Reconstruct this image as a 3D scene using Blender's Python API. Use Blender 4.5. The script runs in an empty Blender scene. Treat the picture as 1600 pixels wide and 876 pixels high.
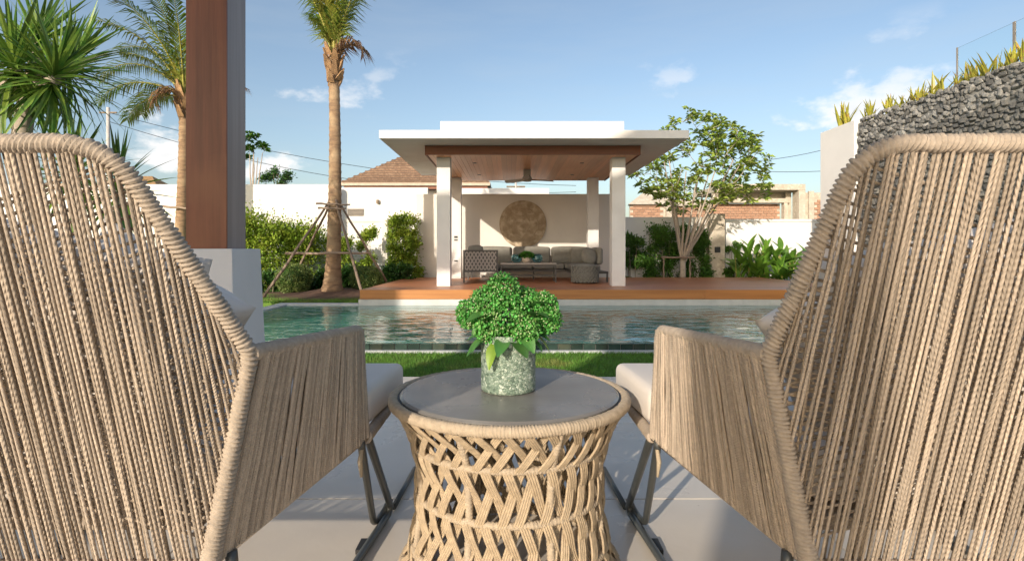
import bpy, bmesh, math, random
import numpy as np
from mathutils import Vector, Matrix, Quaternion
R = math.radians
random.seed(7)
rng = np.random.default_rng(11)
scene = bpy.context.scene
C = scene.collection

# ------------------------------------------------------------------ camera
F, CX, CY, CH = 870.0, 796.0, 392.0, 0.80
cam_d = bpy.data.cameras.new('camera')
cam = bpy.data.objects.new('camera', cam_d); C.objects.link(cam)
cam.location = (0, 0, CH); cam.rotation_euler = (R(90), 0, 0)
cam_d.sensor_width = 36; cam_d.lens = 36 * F / 1600
cam_d.shift_x = (800 - CX) / 1600; cam_d.shift_y = -(438 - CY) / 1600
cam_d.clip_start = 0.05; cam_d.clip_end = 3000
scene.camera = cam

def P(x, y, Y):                      # photo pixel at depth Y -> place in the garden (metres)
    return Vector(((x - CX) / F * Y, Y, CH - (y - CY) / F * Y))

# ------------------------------------------------------------------ light
SUN_DIR = Vector((0.498, 1.0, -0.372)).normalized()      # the way the sunlight travels
sun_d = bpy.data.lights.new('sun', 'SUN'); sun = bpy.data.objects.new('sun', sun_d); C.objects.link(sun)
sun_d.energy = 3.0; sun_d.angle = R(0.6); sun_d.color = (1.0, 0.88, 0.73)
sun.rotation_euler = SUN_DIR.to_track_quat('-Z', 'Y').to_euler()
sun.location = (-8, -16, 9)
ELEV = math.asin(-SUN_DIR.z)
AZ = math.atan2(-SUN_DIR.x, -SUN_DIR.y)                  # from +Y towards +X
world = bpy.data.worlds.new('World'); scene.world = world; world.use_nodes = True
wn, wl = world.node_tree.nodes, world.node_tree.links
wn.clear()
wo = wn.new('ShaderNodeOutputWorld'); bg = wn.new('ShaderNodeBackground')
sky = wn.new('ShaderNodeTexSky'); sky.sky_type = 'NISHITA'; sky.sun_disc = False
sky.sun_elevation = ELEV; sky.sun_rotation = AZ
sky.air_density = 1.0; sky.dust_density = 2.3; sky.ozone_density = 0.9
SKY_STRENGTH = 0.119
bg.inputs['Strength'].default_value = SKY_STRENGTH
tc = wn.new('ShaderNodeTexCoord')
mp = wn.new('ShaderNodeMapping'); mp.inputs['Scale'].default_value = (1, 1, 1.9); mp.inputs['Location'].default_value = (18.241, 26.398, 20.442)
wl.new(tc.outputs['Generated'], mp.inputs['Vector'])
cn = wn.new('ShaderNodeTexNoise'); cn.inputs['Scale'].default_value = 5.2; cn.inputs['Detail'].default_value = 9; cn.inputs['Roughness'].default_value = 0.56
wl.new(mp.outputs['Vector'], cn.inputs['Vector'])
cr = wn.new('ShaderNodeMapRange'); cr.inputs['From Min'].default_value = 0.56; cr.inputs['From Max'].default_value = 0.66; cr.interpolation_type = 'SMOOTHSTEP'
wl.new(cn.outputs['Fac'], cr.inputs['Value'])
sx = wn.new('ShaderNodeSeparateXYZ'); wl.new(tc.outputs['Generated'], sx.inputs[0])
er = wn.new('ShaderNodeMapRange'); er.inputs['From Min'].default_value = 0.19; er.inputs['From Max'].default_value = 0.34
er.inputs['To Min'].default_value = 1.0; er.inputs['To Max'].default_value = 0.0
wl.new(sx.outputs['Z'], er.inputs['Value'])
cm = wn.new('ShaderNodeMath'); cm.operation = 'MULTIPLY'; wl.new(cr.outputs[0], cm.inputs[0]); wl.new(er.outputs[0], cm.inputs[1])
# thin high streaks
mp2 = wn.new('ShaderNodeMapping'); mp2.inputs['Scale'].default_value = (1.2, 1.2, 7.0); wl.new(tc.outputs['Generated'], mp2.inputs['Vector'])
cn2 = wn.new('ShaderNodeTexNoise'); cn2.inputs['Scale'].default_value = 2.4; cn2.inputs['Detail'].default_value = 7; cn2.inputs['Roughness'].default_value = 0.6
wl.new(mp2.outputs['Vector'], cn2.inputs['Vector'])
cr2 = wn.new('ShaderNodeMapRange'); cr2.inputs['From Min'].default_value = 0.42; cr2.inputs['From Max'].default_value = 0.8; cr2.inputs['To Max'].default_value = 0.22
wl.new(cn2.outputs['Fac'], cr2.inputs['Value'])
mx2 = wn.new('ShaderNodeMixRGB'); wl.new(sky.outputs[0], mx2.inputs[1]); mx2.inputs[2].default_value = (3.3, 3.7, 4.0, 1); wl.new(cr2.outputs[0], mx2.inputs[0])
# cumulus: bright tops, greyer where thick
cc = wn.new('ShaderNodeMixRGB'); cc.inputs[1].default_value = (6.4, 6.2, 6.0, 1); cc.inputs[2].default_value = (4.6, 4.7, 4.8, 1)
cr3 = wn.new('ShaderNodeMapRange'); cr3.inputs['From Min'].default_value = 0.6; cr3.inputs['From Max'].default_value = 0.75; wl.new(cn.outputs['Fac'], cr3.inputs['Value'])
wl.new(cr3.outputs[0], cc.inputs[0])
mx = wn.new('ShaderNodeMixRGB'); wl.new(cm.outputs[0], mx.inputs[0]); wl.new(mx2.outputs[0], mx.inputs[1]); wl.new(cc.outputs[0], mx.inputs[2])
wl.new(mx.outputs[0], bg.inputs['Color']); wl.new(bg.outputs[0], wo.inputs[0])
scene.view_settings.view_transform = 'Standard'; scene.view_settings.look = 'None'
scene.view_settings.exposure = 0.66; scene.view_settings.gamma = 1.0
scene.render.engine = 'CYCLES'
scene.cycles.max_bounces = 8; scene.cycles.diffuse_bounces = 4; scene.cycles.transparent_max_bounces = 12
scene.cycles.use_denoising = True

# ------------------------------------------------------------------ materials
def mat(name, c1, c2=None, scale=4.0, rough=0.6, bump=0.0, bscale=60.0, metal=0.0, stretch=(1, 1, 1), spec=0.5,
        contrast=(0.35, 0.65), island=0.0, trans=0.0, objvar=0.0, detail=5.0, c3=None, c3scale=1.0, c3range=(0.5, 0.7), bstretch=None, bdist=0.01, rvar=0.0):
    m = bpy.data.materials.new(name); m.use_nodes = True
    n, l = m.node_tree.nodes, m.node_tree.links
    b = n['Principled BSDF']; b.inputs['Roughness'].default_value = rough; b.inputs['Metallic'].default_value = metal
    b.inputs['Specular IOR Level'].default_value = spec
    t = n.new('ShaderNodeTexCoord'); oi = n.new('ShaderNodeObjectInfo')
    off = n.new('ShaderNodeVectorMath'); off.operation = 'MULTIPLY_ADD'
    l.new(oi.outputs['Random'], off.inputs[0]); off.inputs[1].default_value = (37, 53, 71); l.new(t.outputs['Object'], off.inputs[2])
    mpn = n.new('ShaderNodeMapping'); mpn.inputs['Scale'].default_value = stretch; l.new(off.outputs[0], mpn.inputs['Vector'])
    col = None
    if c2 is None: c2 = tuple(v * 0.85 for v in c1)
    nz = n.new('ShaderNodeTexNoise'); nz.inputs['Scale'].default_value = scale; nz.inputs['Detail'].default_value = detail
    nz.inputs['Roughness'].default_value = 0.6
    l.new(mpn.outputs[0], nz.inputs['Vector'])
    rp = n.new('ShaderNodeMapRange'); rp.inputs['From Min'].default_value = contrast[0]; rp.inputs['From Max'].default_value = contrast[1]
    l.new(nz.outputs['Fac'], rp.inputs['Value'])
    mixc = n.new('ShaderNodeMixRGB'); mixc.inputs[1].default_value = (*c1, 1); mixc.inputs[2].default_value = (*c2, 1)
    l.new(rp.outputs[0], mixc.inputs[0]); col = mixc.outputs[0]
    if c3 is not None:
        nz3 = n.new('ShaderNodeTexNoise'); nz3.inputs['Scale'].default_value = c3scale; nz3.inputs['Detail'].default_value = 6
        l.new(off.outputs[0], nz3.inputs['Vector'])
        r3 = n.new('ShaderNodeMapRange'); r3.inputs['From Min'].default_value = c3range[0]; r3.inputs['From Max'].default_value = c3range[1]
        l.new(nz3.outputs['Fac'], r3.inputs['Value'])
        m3 = n.new('ShaderNodeMixRGB'); l.new(r3.outputs[0], m3.inputs[0]); l.new(col, m3.inputs[1]); m3.inputs[2].default_value = (*c3, 1); col = m3.outputs[0]
    if island or objvar:
        src = n.new('ShaderNodeNewGeometry').outputs['Random Per Island'] if island else oi.outputs['Random']
        amt = island or objvar
        hr = n.new('ShaderNodeMapRange'); hr.inputs['To Min'].default_value = 1 - amt; hr.inputs['To Max'].default_value = 1 + amt
        l.new(src, hr.inputs['Value'])
        hs = n.new('ShaderNodeHueSaturation'); l.new(hr.outputs[0], hs.inputs['Value']); l.new(col, hs.inputs['Color'])
        if island:
            hh = n.new('ShaderNodeMapRange'); hh.inputs['To Min'].default_value = 0.485; hh.inputs['To Max'].default_value = 0.515
            l.new(src, hh.inputs['Value']); l.new(hh.outputs[0], hs.inputs['Hue'])
        col = hs.outputs['Color']
    l.new(col, b.inputs['Base Color'])
    if rvar:
        nr = n.new('ShaderNodeTexNoise'); nr.inputs['Scale'].default_value = 3.3; nr.inputs['Detail'].default_value = 8; l.new(off.outputs[0], nr.inputs['Vector'])
        mr_ = n.new('ShaderNodeMapRange'); mr_.inputs['From Min'].default_value = .35; mr_.inputs['From Max'].default_value = .68
        mr_.inputs['To Min'].default_value = rough - rvar; mr_.inputs['To Max'].default_value = rough + rvar
        l.new(nr.outputs['Fac'], mr_.inputs['Value']); l.new(mr_.outputs[0], b.inputs['Roughness'])
    if bump:
        bz = n.new('ShaderNodeTexNoise'); bz.inputs['Scale'].default_value = bscale; bz.inputs['Detail'].default_value = 6
        if bstretch:
            bm_ = n.new('ShaderNodeMapping'); bm_.inputs['Scale'].default_value = bstretch; l.new(off.outputs[0], bm_.inputs['Vector']); l.new(bm_.outputs[0], bz.inputs['Vector'])
        else: l.new(mpn.outputs[0], bz.inputs['Vector'])
        bn = n.new('ShaderNodeBump'); bn.inputs['Strength'].default_value = bump; bn.inputs['Distance'].default_value = bdist
        l.new(bz.outputs['Fac'], bn.inputs['Height']); l.new(bn.outputs[0], b.inputs['Normal'])
    if trans:
        out = n['Material Output']; tr = n.new('ShaderNodeBsdfTranslucent'); ms = n.new('ShaderNodeMixShader')
        ms.inputs[0].default_value = trans
        l.new(col, tr.inputs['Color']); l.new(b.outputs[0], ms.inputs[1]); l.new(tr.outputs[0], ms.inputs[2]); l.new(ms.outputs[0], out.inputs['Surface'])
    return m

def rope_mat(name, c1, c2, strand=False):
    m = mat(name, c1, c2, scale=70 if not strand else 9, rough=0.75, objvar=0.28 if strand else 0.0, stretch=(1, 1, 1) if not strand else (.05, .05, 4), contrast=(.3, .7), spec=.25)
    n, l = m.node_tree.nodes, m.node_tree.links
    b = n['Principled BSDF']
    t = n.new('ShaderNodeTexCoord'); mpp = n.new('ShaderNodeMapping'); l.new(t.outputs['Object'], mpp.inputs['Vector'])
    if strand:
        mpp.inputs['Scale'].default_value = (0.35, 0.35, 75.0); d = 0.0012
    else:
        mpp.inputs['Scale'].default_value = (120, 120, 120); d = 0.0025
    w = n.new('ShaderNodeTexWave' if strand else 'ShaderNodeTexNoise')
    if strand:
        w.wave_type = 'BANDS'; w.bands_direction = 'DIAGONAL'; w.inputs['Scale'].default_value = 0.55; w.inputs['Distortion'].default_value = 0.6
    else:
        w.inputs['Scale'].default_value = 1.6; w.inputs['Detail'].default_value = 4
    l.new(mpp.outputs[0], w.inputs['Vector'])
    bn = n.new('ShaderNodeBump'); bn.inputs['Strength'].default_value = 0.7 if strand else .5; bn.inputs['Distance'].default_value = d
    l.new(w.outputs['Fac'], bn.inputs['Height']); l.new(bn.outputs[0], b.inputs['Normal'])
    return m

MT = {}
MT['white_wall'] = mat('white_plaster', (.80, .785, .76), (.76, .745, .72), scale=1.6, rough=.8, bump=.15, bscale=90, c3=(.66, .64, .60), c3scale=.7, c3range=(.58, .8))
MT['grey_wall'] = mat('grey_plaster', (.76, .72, .67), (.71, .67, .62), scale=1.2, rough=.85, bump=.15, bscale=90)
MT['roof_white'] = mat('roof_plaster', (.83, .80, .76), (.78, .745, .70), scale=1.1, rough=.75, bump=.1, bscale=70, c3=(.64, .58, .52), c3scale=.9, c3range=(.56, .85))
MT['column_white'] = mat('column_plaster', (.80, .785, .77), (.76, .74, .72), scale=2, rough=.7, bump=.15, bscale=80, c3=(.68, .65, .61), c3scale=1.6, c3range=(.52, .8))
MT['concrete'] = mat('raw_concrete', (.55, .49, .40), (.44, .385, .31), scale=3.2, rough=.9, bump=.5, bscale=45, c3=(.62, .57, .48), c3scale=9)
MT['plinth'] = mat('plinth_paint', (.72, .70, .69), (.69, .67, .655), scale=3, rough=.6, bump=.06, bscale=80)
MT['teak_dark'] = mat('dark_teak', (.27, .088, .042), (.12, .036, .018), scale=2.2, rough=.42, stretch=(9, 9, .45), bump=.15, bscale=8, contrast=(.3, .7), c3=(.27, .10, .045), c3scale=2.2, c3range=(.5, .75))
MT['teak_edge'] = mat('grey_teak', (.34, .275, .255), (.27, .215, .20), scale=2.2, rough=.45, stretch=(9, 9, .4), bump=.1, bscale=8)
MT['deck'] = mat('deck_teak', (.48, .19, .085), (.38, .14, .06), scale=2.0, rough=.38, stretch=(.35, 9, 9), bump=.15, bscale=6, objvar=.16)
MT['fascia'] = mat('fascia_teak', (.50, .215, .065), (.40, .16, .048), scale=2.0, rough=.42, stretch=(.35, 9, 9), bump=.15, bscale=6, objvar=.1)
MT['ceil'] = mat('ceiling_teak', (.80, .43, .22), (.70, .35, .17), scale=2.4, rough=.4, stretch=(9, .4, 9), bump=.12, bscale=6, objvar=.14)
MT['beam'] = mat('beam_teak', (.26, .085, .035), (.19, .06, .025), scale=2.4, rough=.42, stretch=(.4, 9, 9), bump=.1, bscale=6)
MT['rope'] = rope_mat('rope_strand', (.48, .39, .30), (.35, .285, .222), True)
MT['rim'] = rope_mat('rope_wrap', (.48, .395, .31), (.34, .28, .22))
MT['rimtable'] = rope_mat('rope_wrap_table', (.50, .405, .295), (.37, .295, .21))
MT['strap'] = rope_mat('rope_strap', (.50, .39, .26), (.34, .262, .175))
MT['frame'] = mat('grey_metal', (.085, .09, .088), (.07, .075, .073), rough=.35, scale=10, metal=.3)
MT['cushion'] = mat('cream_canvas', (.76, .69, .62), (.71, .64, .57), scale=3, rough=.9, bump=.25, bscale=320, bdist=.002, spec=.2)
MT['tabletop'] = mat('table_stone', (.215, .20, .18), (.18, .166, .15), scale=6, rough=.34, rvar=.16, c3=(.26, .245, .225), c3scale=7, c3range=(.5, .8), bump=.04, bscale=200, spec=.5)
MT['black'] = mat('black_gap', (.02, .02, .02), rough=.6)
MT['tile'] = mat('floor_tile', (.66, .60, .52), (.61, .55, .475), scale=2.2, rough=.36, rvar=.14, bump=.05, bscale=60, objvar=.05, c3=(.55, .49, .42), c3scale=2.6, c3range=(.55, .85))
MT['grout'] = mat('grout', (.22, .205, .19), rough=.9)
MT['pooltile'] = mat('pool_tile', (.035, .060, .048), (.018, .035, .030), scale=7, rough=.25, objvar=.4, bump=.1, bscale=40, c3=(.085, .085, .055), c3scale=3, c3range=(.5, .75))
MT['coping'] = mat('coping_stone', (.60, .61, .60), (.52, .53, .52), scale=5, rough=.5, bump=.1, bscale=60)
MT['basin'] = mat('basin_tile', (.05, .22, .20), (.03, .14, .13), scale=3, rough=.4)
MT['soil'] = mat('soil', (.16, .085, .05), (.09, .05, .03), scale=14, rough=.95, bump=.8, bscale=40)
MT['ground'] = mat('ground', (.10, .11, .05), (.07, .08, .035), scale=6, rough=.95, bump=.4, bscale=30)
MT['grassbase'] = mat('grass_base', (.13, .24, .035), (.09, .17, .025), scale=20, rough=.95)
MT['grass'] = mat('grass', (.17, .33, .045), (.10, .23, .026), scale=3, rough=.6, island=.45, trans=.3, c3=(.30, .31, .08), c3scale=2.2, c3range=(.52, .75))
MT['leaf_lime'] = mat('leaf_lime', (.34, .42, .05), (.17, .29, .03), scale=3.0, rough=.5, island=.45, trans=.35)
MT['leaf_mid'] = mat('leaf_mid', (.115, .24, .035), (.065, .16, .024), scale=3.0, rough=.45, island=.4, trans=.3)
MT['leaf_dark'] = mat('leaf_dark', (.08, .18, .035), (.05, .125, .025), scale=3, rough=.4, island=.4, trans=.2)
MT['leaf_tree'] = mat('leaf_tree', (.40, .47, .09), (.25, .37, .06), scale=2, rough=.45, island=.4, trans=.35)
MT['leaf_ball'] = mat('leaf_ball', (.24, .31, .09), (.14, .20, .05), scale=5, rough=.55, island=.35, trans=.2)
MT['leaf_canna'] = mat('leaf_canna', (.19, .35, .045), (.10, .24, .03), scale=3, rough=.35, objvar=.4, trans=.35)
MT['leaf_sword'] = mat('leaf_sword', (.075, .20, .035), (.22, .31, .05), scale=5, rough=.3, objvar=.45, trans=.25)
MT['leaf_succ'] = mat('leaf_succulent', (.50, .44, .06), (.32, .35, .06), scale=8, rough=.4, objvar=.35, trans=.3, c3=(.42, .20, .08), c3scale=9, c3range=(.55, .7))
MT['frond'] = mat('frond', (.24, .30, .045), (.11, .20, .03), scale=2, rough=.4, island=.35, trans=.35, c3=(.30, .27, .05), c3scale=1.3, c3range=(.5, .68))
MT['frond_dry'] = mat('frond_dry', (.34, .20, .10), (.22, .125, .07), scale=3, rough=.7, island=.3, trans=.3)
MT['petiole'] = mat('petiole', (.40, .37, .08), (.28, .26, .05), scale=4, rough=.45)
MT['palmtrunk'] = mat('palm_trunk', (.36, .235, .135), (.20, .13, .08), scale=6, rough=.9, stretch=(1, 1, 3.5), bump=.7, bscale=25, c3=(.42, .30, .18), c3scale=3)
MT['palmboot'] = mat('palm_boot', (.42, .26, .13), (.24, .14, .075), scale=7, rough=.9, bump=.6, bscale=30, stretch=(3, 3, .6), objvar=.3)
MT['bark_pale'] = mat('bark_pale', (.50, .42, .335), (.36, .30, .24), scale=6, rough=.85, bump=.4, bscale=30)
MT['bark_grey'] = mat('bark_grey', (.32, .255, .19), (.22, .17, .125), scale=8, rough=.9, bump=.5, bscale=40)
MT['stake'] = mat('stake_wood', (.36, .27, .20), (.24, .175, .13), scale=9, rough=.85, stretch=(3, 3, .5), bump=.5, bscale=30, objvar=.2)
MT['stone'] = mat('rubble_stone', (.30, .295, .28), (.17, .17, .165), scale=7, rough=.9, bump=.9, bscale=22, objvar=.5, c3=(.48, .45, .39), c3scale=11, c3range=(.52, .72))
MT['mortar'] = mat('mortar', (.24, .24, .228), rough=.95)
MT['brick'] = mat('far_brick', (.46, .27, .18), (.40, .225, .145), scale=4, rough=.9, objvar=.12)
MT['rooftile'] = mat('far_roof', (.24, .15, .095), (.14, .085, .055), scale=14, rough=.85, bump=.8, bscale=25, stretch=(1, 1, 1), c3=(.31, .21, .14), c3scale=8, objvar=.2)
MT['thatch'] = mat('far_thatch', (.40, .25, .115), (.25, .15, .07), scale=9, rough=.9, stretch=(3, 3, .6), bump=.8, bscale=20)
MT['louver'] = mat('vent_metal', (.28, .25, .22), rough=.5)
MT['plate'] = mat('dark_plate', (.035, .037, .04), rough=.4)
MT['sofa_frame'] = mat('sofa_metal', (.09, .085, .08), rough=.45)
MT['sofa_fab'] = mat('sofa_fabric', (.25, .24, .21), (.21, .20, .175), scale=8, rough=.95, bump=.2, bscale=200)
MT['sofa_weave'] = mat('sofa_cord', (.42, .385, .35), (.35, .32, .29), scale=20, rough=.8)
MT['pouf'] = mat('pouf_cord', (.20, .20, .18), (.15, .15, .135), scale=20, rough=.85)
MT['disc'] = mat('carved_wood', (.46, .36, .25), (.30, .225, .15), scale=4.5, rough=.85, bump=.8, bscale=18, stretch=(1, 1, 2.4), c3=(.60, .50, .37), c3scale=6, c3range=(.48, .7))
MT['planter'] = mat('planter_clay', (.60, .50, .40), (.5, .4, .31), scale=6, rough=.8)
MT['moss'] = mat('moss_green', (.10, .30, .03), (.06, .2, .02), scale=6, rough=.6, island=.35, trans=.25)
MT['fan'] = mat('fan_blade', (.42, .385, .33), rough=.4)
MT['pole'] = mat('pole_concrete', (.55, .52, .49), rough=.8)
MT['wire'] = mat('wire_black', (.03, .03, .03), rough=.6)
MT['flower'] = mat('flower_green', (.14, .43, .08), (.08, .30, .05), scale=26, rough=.5, island=.5, trans=.25, c3=(.38, .60, .20), c3scale=40, c3range=(.58, .72))
MT['flower_tip'] = mat('flower_tip', (.62, .68, .40), (.34, .50, .18), scale=30, rough=.5, island=.3, trans=.2)
MT['flower_leaf'] = mat('flower_leaf', (.055, .17, .045), (.09, .23, .045), scale=14, rough=.45, objvar=.4, trans=.25)
MT['flower_leaf2'] = mat('flower_leaf_yellow', (.27, .42, .05), (.2, .33, .04), scale=14, rough=.45, trans=.3)
MT['thread'] = mat('rope_end', (.42, .34, .24), rough=.85)

def glass_mat(name, color, rough=.02, ior=1.45):
    m = bpy.data.materials.new(name); m.use_nodes = True
    b = m.node_tree.nodes['Principled BSDF']
    b.inputs['Base Color'].default_value = (*color, 1); b.inputs['Transmission Weight'].default_value = 1.0
    b.inputs['Roughness'].default_value = rough; b.inputs['IOR'].default_value = ior
    return m
MT['glass_teal'] = glass_mat('teal_glass', (.5, .82, .86), .05)
MT['glass_panel'] = glass_mat('railing_glass', (.93, .99, .985), .0, 1.3)

def water_mat():
    m = bpy.data.materials.new('pool_water'); m.use_nodes = True
    n, l = m.node_tree.nodes, m.node_tree.links; b = n['Principled BSDF']
    b.inputs['Roughness'].default_value = 0.035; b.inputs['IOR'].default_value = 1.36
    t = n.new('ShaderNodeTexCoord')
    nz = n.new('ShaderNodeTexNoise'); nz.inputs['Scale'].default_value = .9; l.new(t.outputs['Object'], nz.inputs['Vector'])
    mc = n.new('ShaderNodeMixRGB'); mc.inputs[1].default_value = (.04, .20, .17, 1); mc.inputs[2].default_value = (.07, .30, .26, 1)
    l.new(nz.outputs['Fac'], mc.inputs[0]); l.new(mc.outputs[0], b.inputs['Base Color'])
    mpn = n.new('ShaderNodeMapping'); mpn.inputs['Scale'].default_value = (.75, 1.25, 1); l.new(t.outputs['Object'], mpn.inputs['Vector'])
    n1 = n.new('ShaderNodeTexNoise'); n1.inputs['Scale'].default_value = 3.6; n1.inputs['Detail'].default_value = 3; n1.inputs['Distortion'].default_value = .6
    l.new(mpn.outputs[0], n1.inputs['Vector'])
    bn = n.new('ShaderNodeBump'); bn.inputs['Strength'].default_value = .35; bn.inputs['Distance'].default_value = .05
    l.new(n1.outputs['Fac'], bn.inputs['Height']); l.new(bn.outputs[0], b.inputs['Normal'])
    return m
MT['water'] = water_mat()

def mosaic_mat():
    m = bpy.data.materials.new('mosaic_chips'); m.use_nodes = True
    n, l = m.node_tree.nodes, m.node_tree.links; b = n['Principled BSDF']
    t = n.new('ShaderNodeTexCoord')
    v = n.new('ShaderNodeTexVoronoi'); v.inputs['Scale'].default_value = 165; l.new(t.outputs['Object'], v.inputs['Vector'])
    sp = n.new('ShaderNodeSeparateColor'); l.new(v.outputs['Color'], sp.inputs[0])
    rp = n.new('ShaderNodeValToRGB'); l.new(sp.outputs[0], rp.inputs[0])
    e = rp.color_ramp.elements; e[0].position = 0; e[0].color = (.10, .15, .11, 1); e[1].position = 1; e[1].color = (.55, .62, .52, 1)
    x = e.new(.14); x.color = (.17, .24, .18, 1); x = e.new(.45); x.color = (.245, .325, .25, 1); x = e.new(.8); x.color = (.33, .41, .325, 1)
    l.new(rp.outputs[0], b.inputs['Base Color'])
    l.new(sp.outputs[1], b.inputs['Roughness'])
    v2 = n.new('ShaderNodeTexVoronoi'); v2.feature = 'DISTANCE_TO_EDGE'; v2.inputs['Scale'].default_value = 165; l.new(t.outputs['Object'], v2.inputs['Vector'])
    mr = n.new('ShaderNodeMapRange'); mr.inputs['From Max'].default_value = .12; l.new(v2.outputs['Distance'], mr.inputs['Value'])
    ad = n.new('ShaderNodeMath'); ad.operation = 'ADD'; l.new(mr.outputs[0], ad.inputs[0]); l.new(sp.outputs[2], ad.inputs[1])
    bn = n.new('ShaderNodeBump'); bn.inputs['Strength'].default_value = .8; bn.inputs['Distance'].default_value = .002
    l.new(ad.outputs[0], bn.inputs['Height']); l.new(bn.outputs[0], b.inputs['Normal'])
    return m
MT['mosaic'] = mosaic_mat()

# ------------------------------------------------------------------ mesh helpers
class MB:
    """collects vertices and faces of ONE mesh"""
    def __init__(s): s.v = []; s.f = []
    def add(s, verts, faces):
        o = len(s.v); s.v.extend([tuple(p) for p in verts]); s.f.extend([tuple(i + o for i in f) for f in faces]); return s
    def box(s, x0, x1, y0, y1, z0, z1):
        return s.add([(x0, y0, z0), (x1, y0, z0), (x1, y1, z0), (x0, y1, z0), (x0, y0, z1), (x1, y0, z1), (x1, y1, z1), (x0, y1, z1)],
                     [(0, 3, 2, 1), (4, 5, 6, 7), (0, 1, 5, 4), (1, 2, 6, 5), (2, 3, 7, 6), (3, 0, 4, 7)])
    def tube(s, pts, rad, n=8, cap=True):
        pts = [Vector(p) for p in pts]; m = len(pts)
        if not callable(rad):
            rr = rad if isinstance(rad, (list, tuple)) else [rad] * m
        else: rr = [rad(i / (m - 1)) for i in range(m)]
        prev = None; verts = []
        for i, p in enumerate(pts):
            t = (pts[min(i + 1, m - 1)] - pts[max(i - 1, 0)]).normalized()
            if prev is None:
                a = Vector((0, 0, 1)) if abs(t.z) < .9 else Vector((1, 0, 0)); u = t.cross(a).normalized()
            else: u = (prev - t * prev.dot(t)).normalized()
            prev = u; w = t.cross(u)
            for k in range(n):
                a = 2 * math.pi * k / n
                verts.append(p + (u * math.cos(a) + w * math.sin(a)) * rr[i])
        faces = []
        for i in range(m - 1):
            for k in range(n):
                a, b = i * n + k, i * n + (k + 1) % n
                faces.append((a, b, b + n, a + n))
        if cap: faces += [tuple(range(n - 1, -1, -1)), tuple((m - 1) * n + k for k in range(n))]
        return s.add(verts, faces)
    def lathe(s, prof, n=32, center=(0, 0, 0)):
        verts = []; m = len(prof); cx, cy, cz = center
        for r, z in prof:
            for k in range(n):
                a = 2 * math.pi * k / n; verts.append((cx + r * math.cos(a), cy + r * math.sin(a), cz + z))
        faces = []
        for i in range(m - 1):
            for k in range(n):
                a, b = i * n + k, i * n + (k + 1) % n
                faces.append((a, b, b + n, a + n))
        if prof[0][0] > 1e-6: faces.append(tuple(range(n - 1, -1, -1)))
        if prof[-1][0] > 1e-6: faces.append(tuple((m - 1) * n + k for k in range(n)))
        return s.add(verts, faces)
    def mesh(s, name):
        me = bpy.data.meshes.new(name); me.from_pydata(s.v, [], s.f); me.update(); return me
    def build(s, name, m, parent=None, smooth=False, bevel=0.0, segs=2, loc=None, sharp=None):
        me = s.mesh(name)
        if bevel:
            bm = bmesh.new(); bm.from_mesh(me)
            bmesh.ops.bevel(bm, geom=[e for e in bm.edges if e.is_manifold and e.calc_face_angle(0) > .5], offset=bevel, segments=segs, profile=.5, affect='EDGES', clamp_overlap=True)
            bm.to_mesh(me); bm.free()
        if smooth:
            me.polygons.foreach_set('use_smooth', [True] * len(me.polygons))
            if sharp: me.set_sharp_from_angle(angle=R(sharp))
        return link(name, me, m, parent, loc)

def link(name, me, m, parent=None, loc=None):
    if m is not None and not me.materials: me.materials.append(MT[m])
    o = bpy.data.objects.new(name, me); C.objects.link(o)
    if parent: o.parent = parent
    if loc: o.location = loc
    return o
def box(name, m, x0, x1, y0, y1, z0, z1, parent=None, bevel=0.0):
    """a box as its own object, origin at its centre"""
    c = ((x0 + x1) / 2, (y0 + y1) / 2, (z0 + z1) / 2)
    dx, dy, dz = (x1 - x0) / 2, (y1 - y0) / 2, (z1 - z0) / 2
    o = MB().box(-dx, dx, -dy, dy, -dz, dz).build(name, m, parent, bevel=bevel, smooth=False)
    o.location = c
    if parent is not None:
        p = parent; off = Vector((0, 0, 0))
        while p is not None: off += p.location; p = p.parent
        o.location = Vector(c) - off
    return o
def tag(o, label=None, cat=None, group=None, kind=None):
    if label: o['label'] = label
    if cat: o['category'] = cat
    if group: o['group'] = group
    if kind: o['kind'] = kind
    return o
def thing(name, label, cat, loc=(0, 0, 0), group=None):
    o = bpy.data.objects.new(name, None); C.objects.link(o); o.location = loc; o.empty_display_size = .1
    return tag(o, label, cat, group)
def fast_mesh(name, V, Fq):
    """numpy verts (n,3) and faces (m,k) -> mesh"""
    V = np.ascontiguousarray(V, dtype=np.float32); Fq = np.ascontiguousarray(Fq, dtype=np.int32)
    me = bpy.data.meshes.new(name); k = Fq.shape[1]
    me.vertices.add(len(V)); me.vertices.foreach_set('co', V.ravel())
    me.loops.add(Fq.size); me.loops.foreach_set('vertex_index', Fq.ravel())
    me.polygons.add(len(Fq)); me.polygons.foreach_set('loop_start', np.arange(0, Fq.size, k, dtype=np.int32))
    me.polygons.foreach_set('loop_total', np.full(len(Fq), k, dtype=np.int32))
    me.update(calc_edges=True); return me
def norm(a): return a / (np.linalg.norm(a, axis=1, keepdims=True) + 1e-9)
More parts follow.
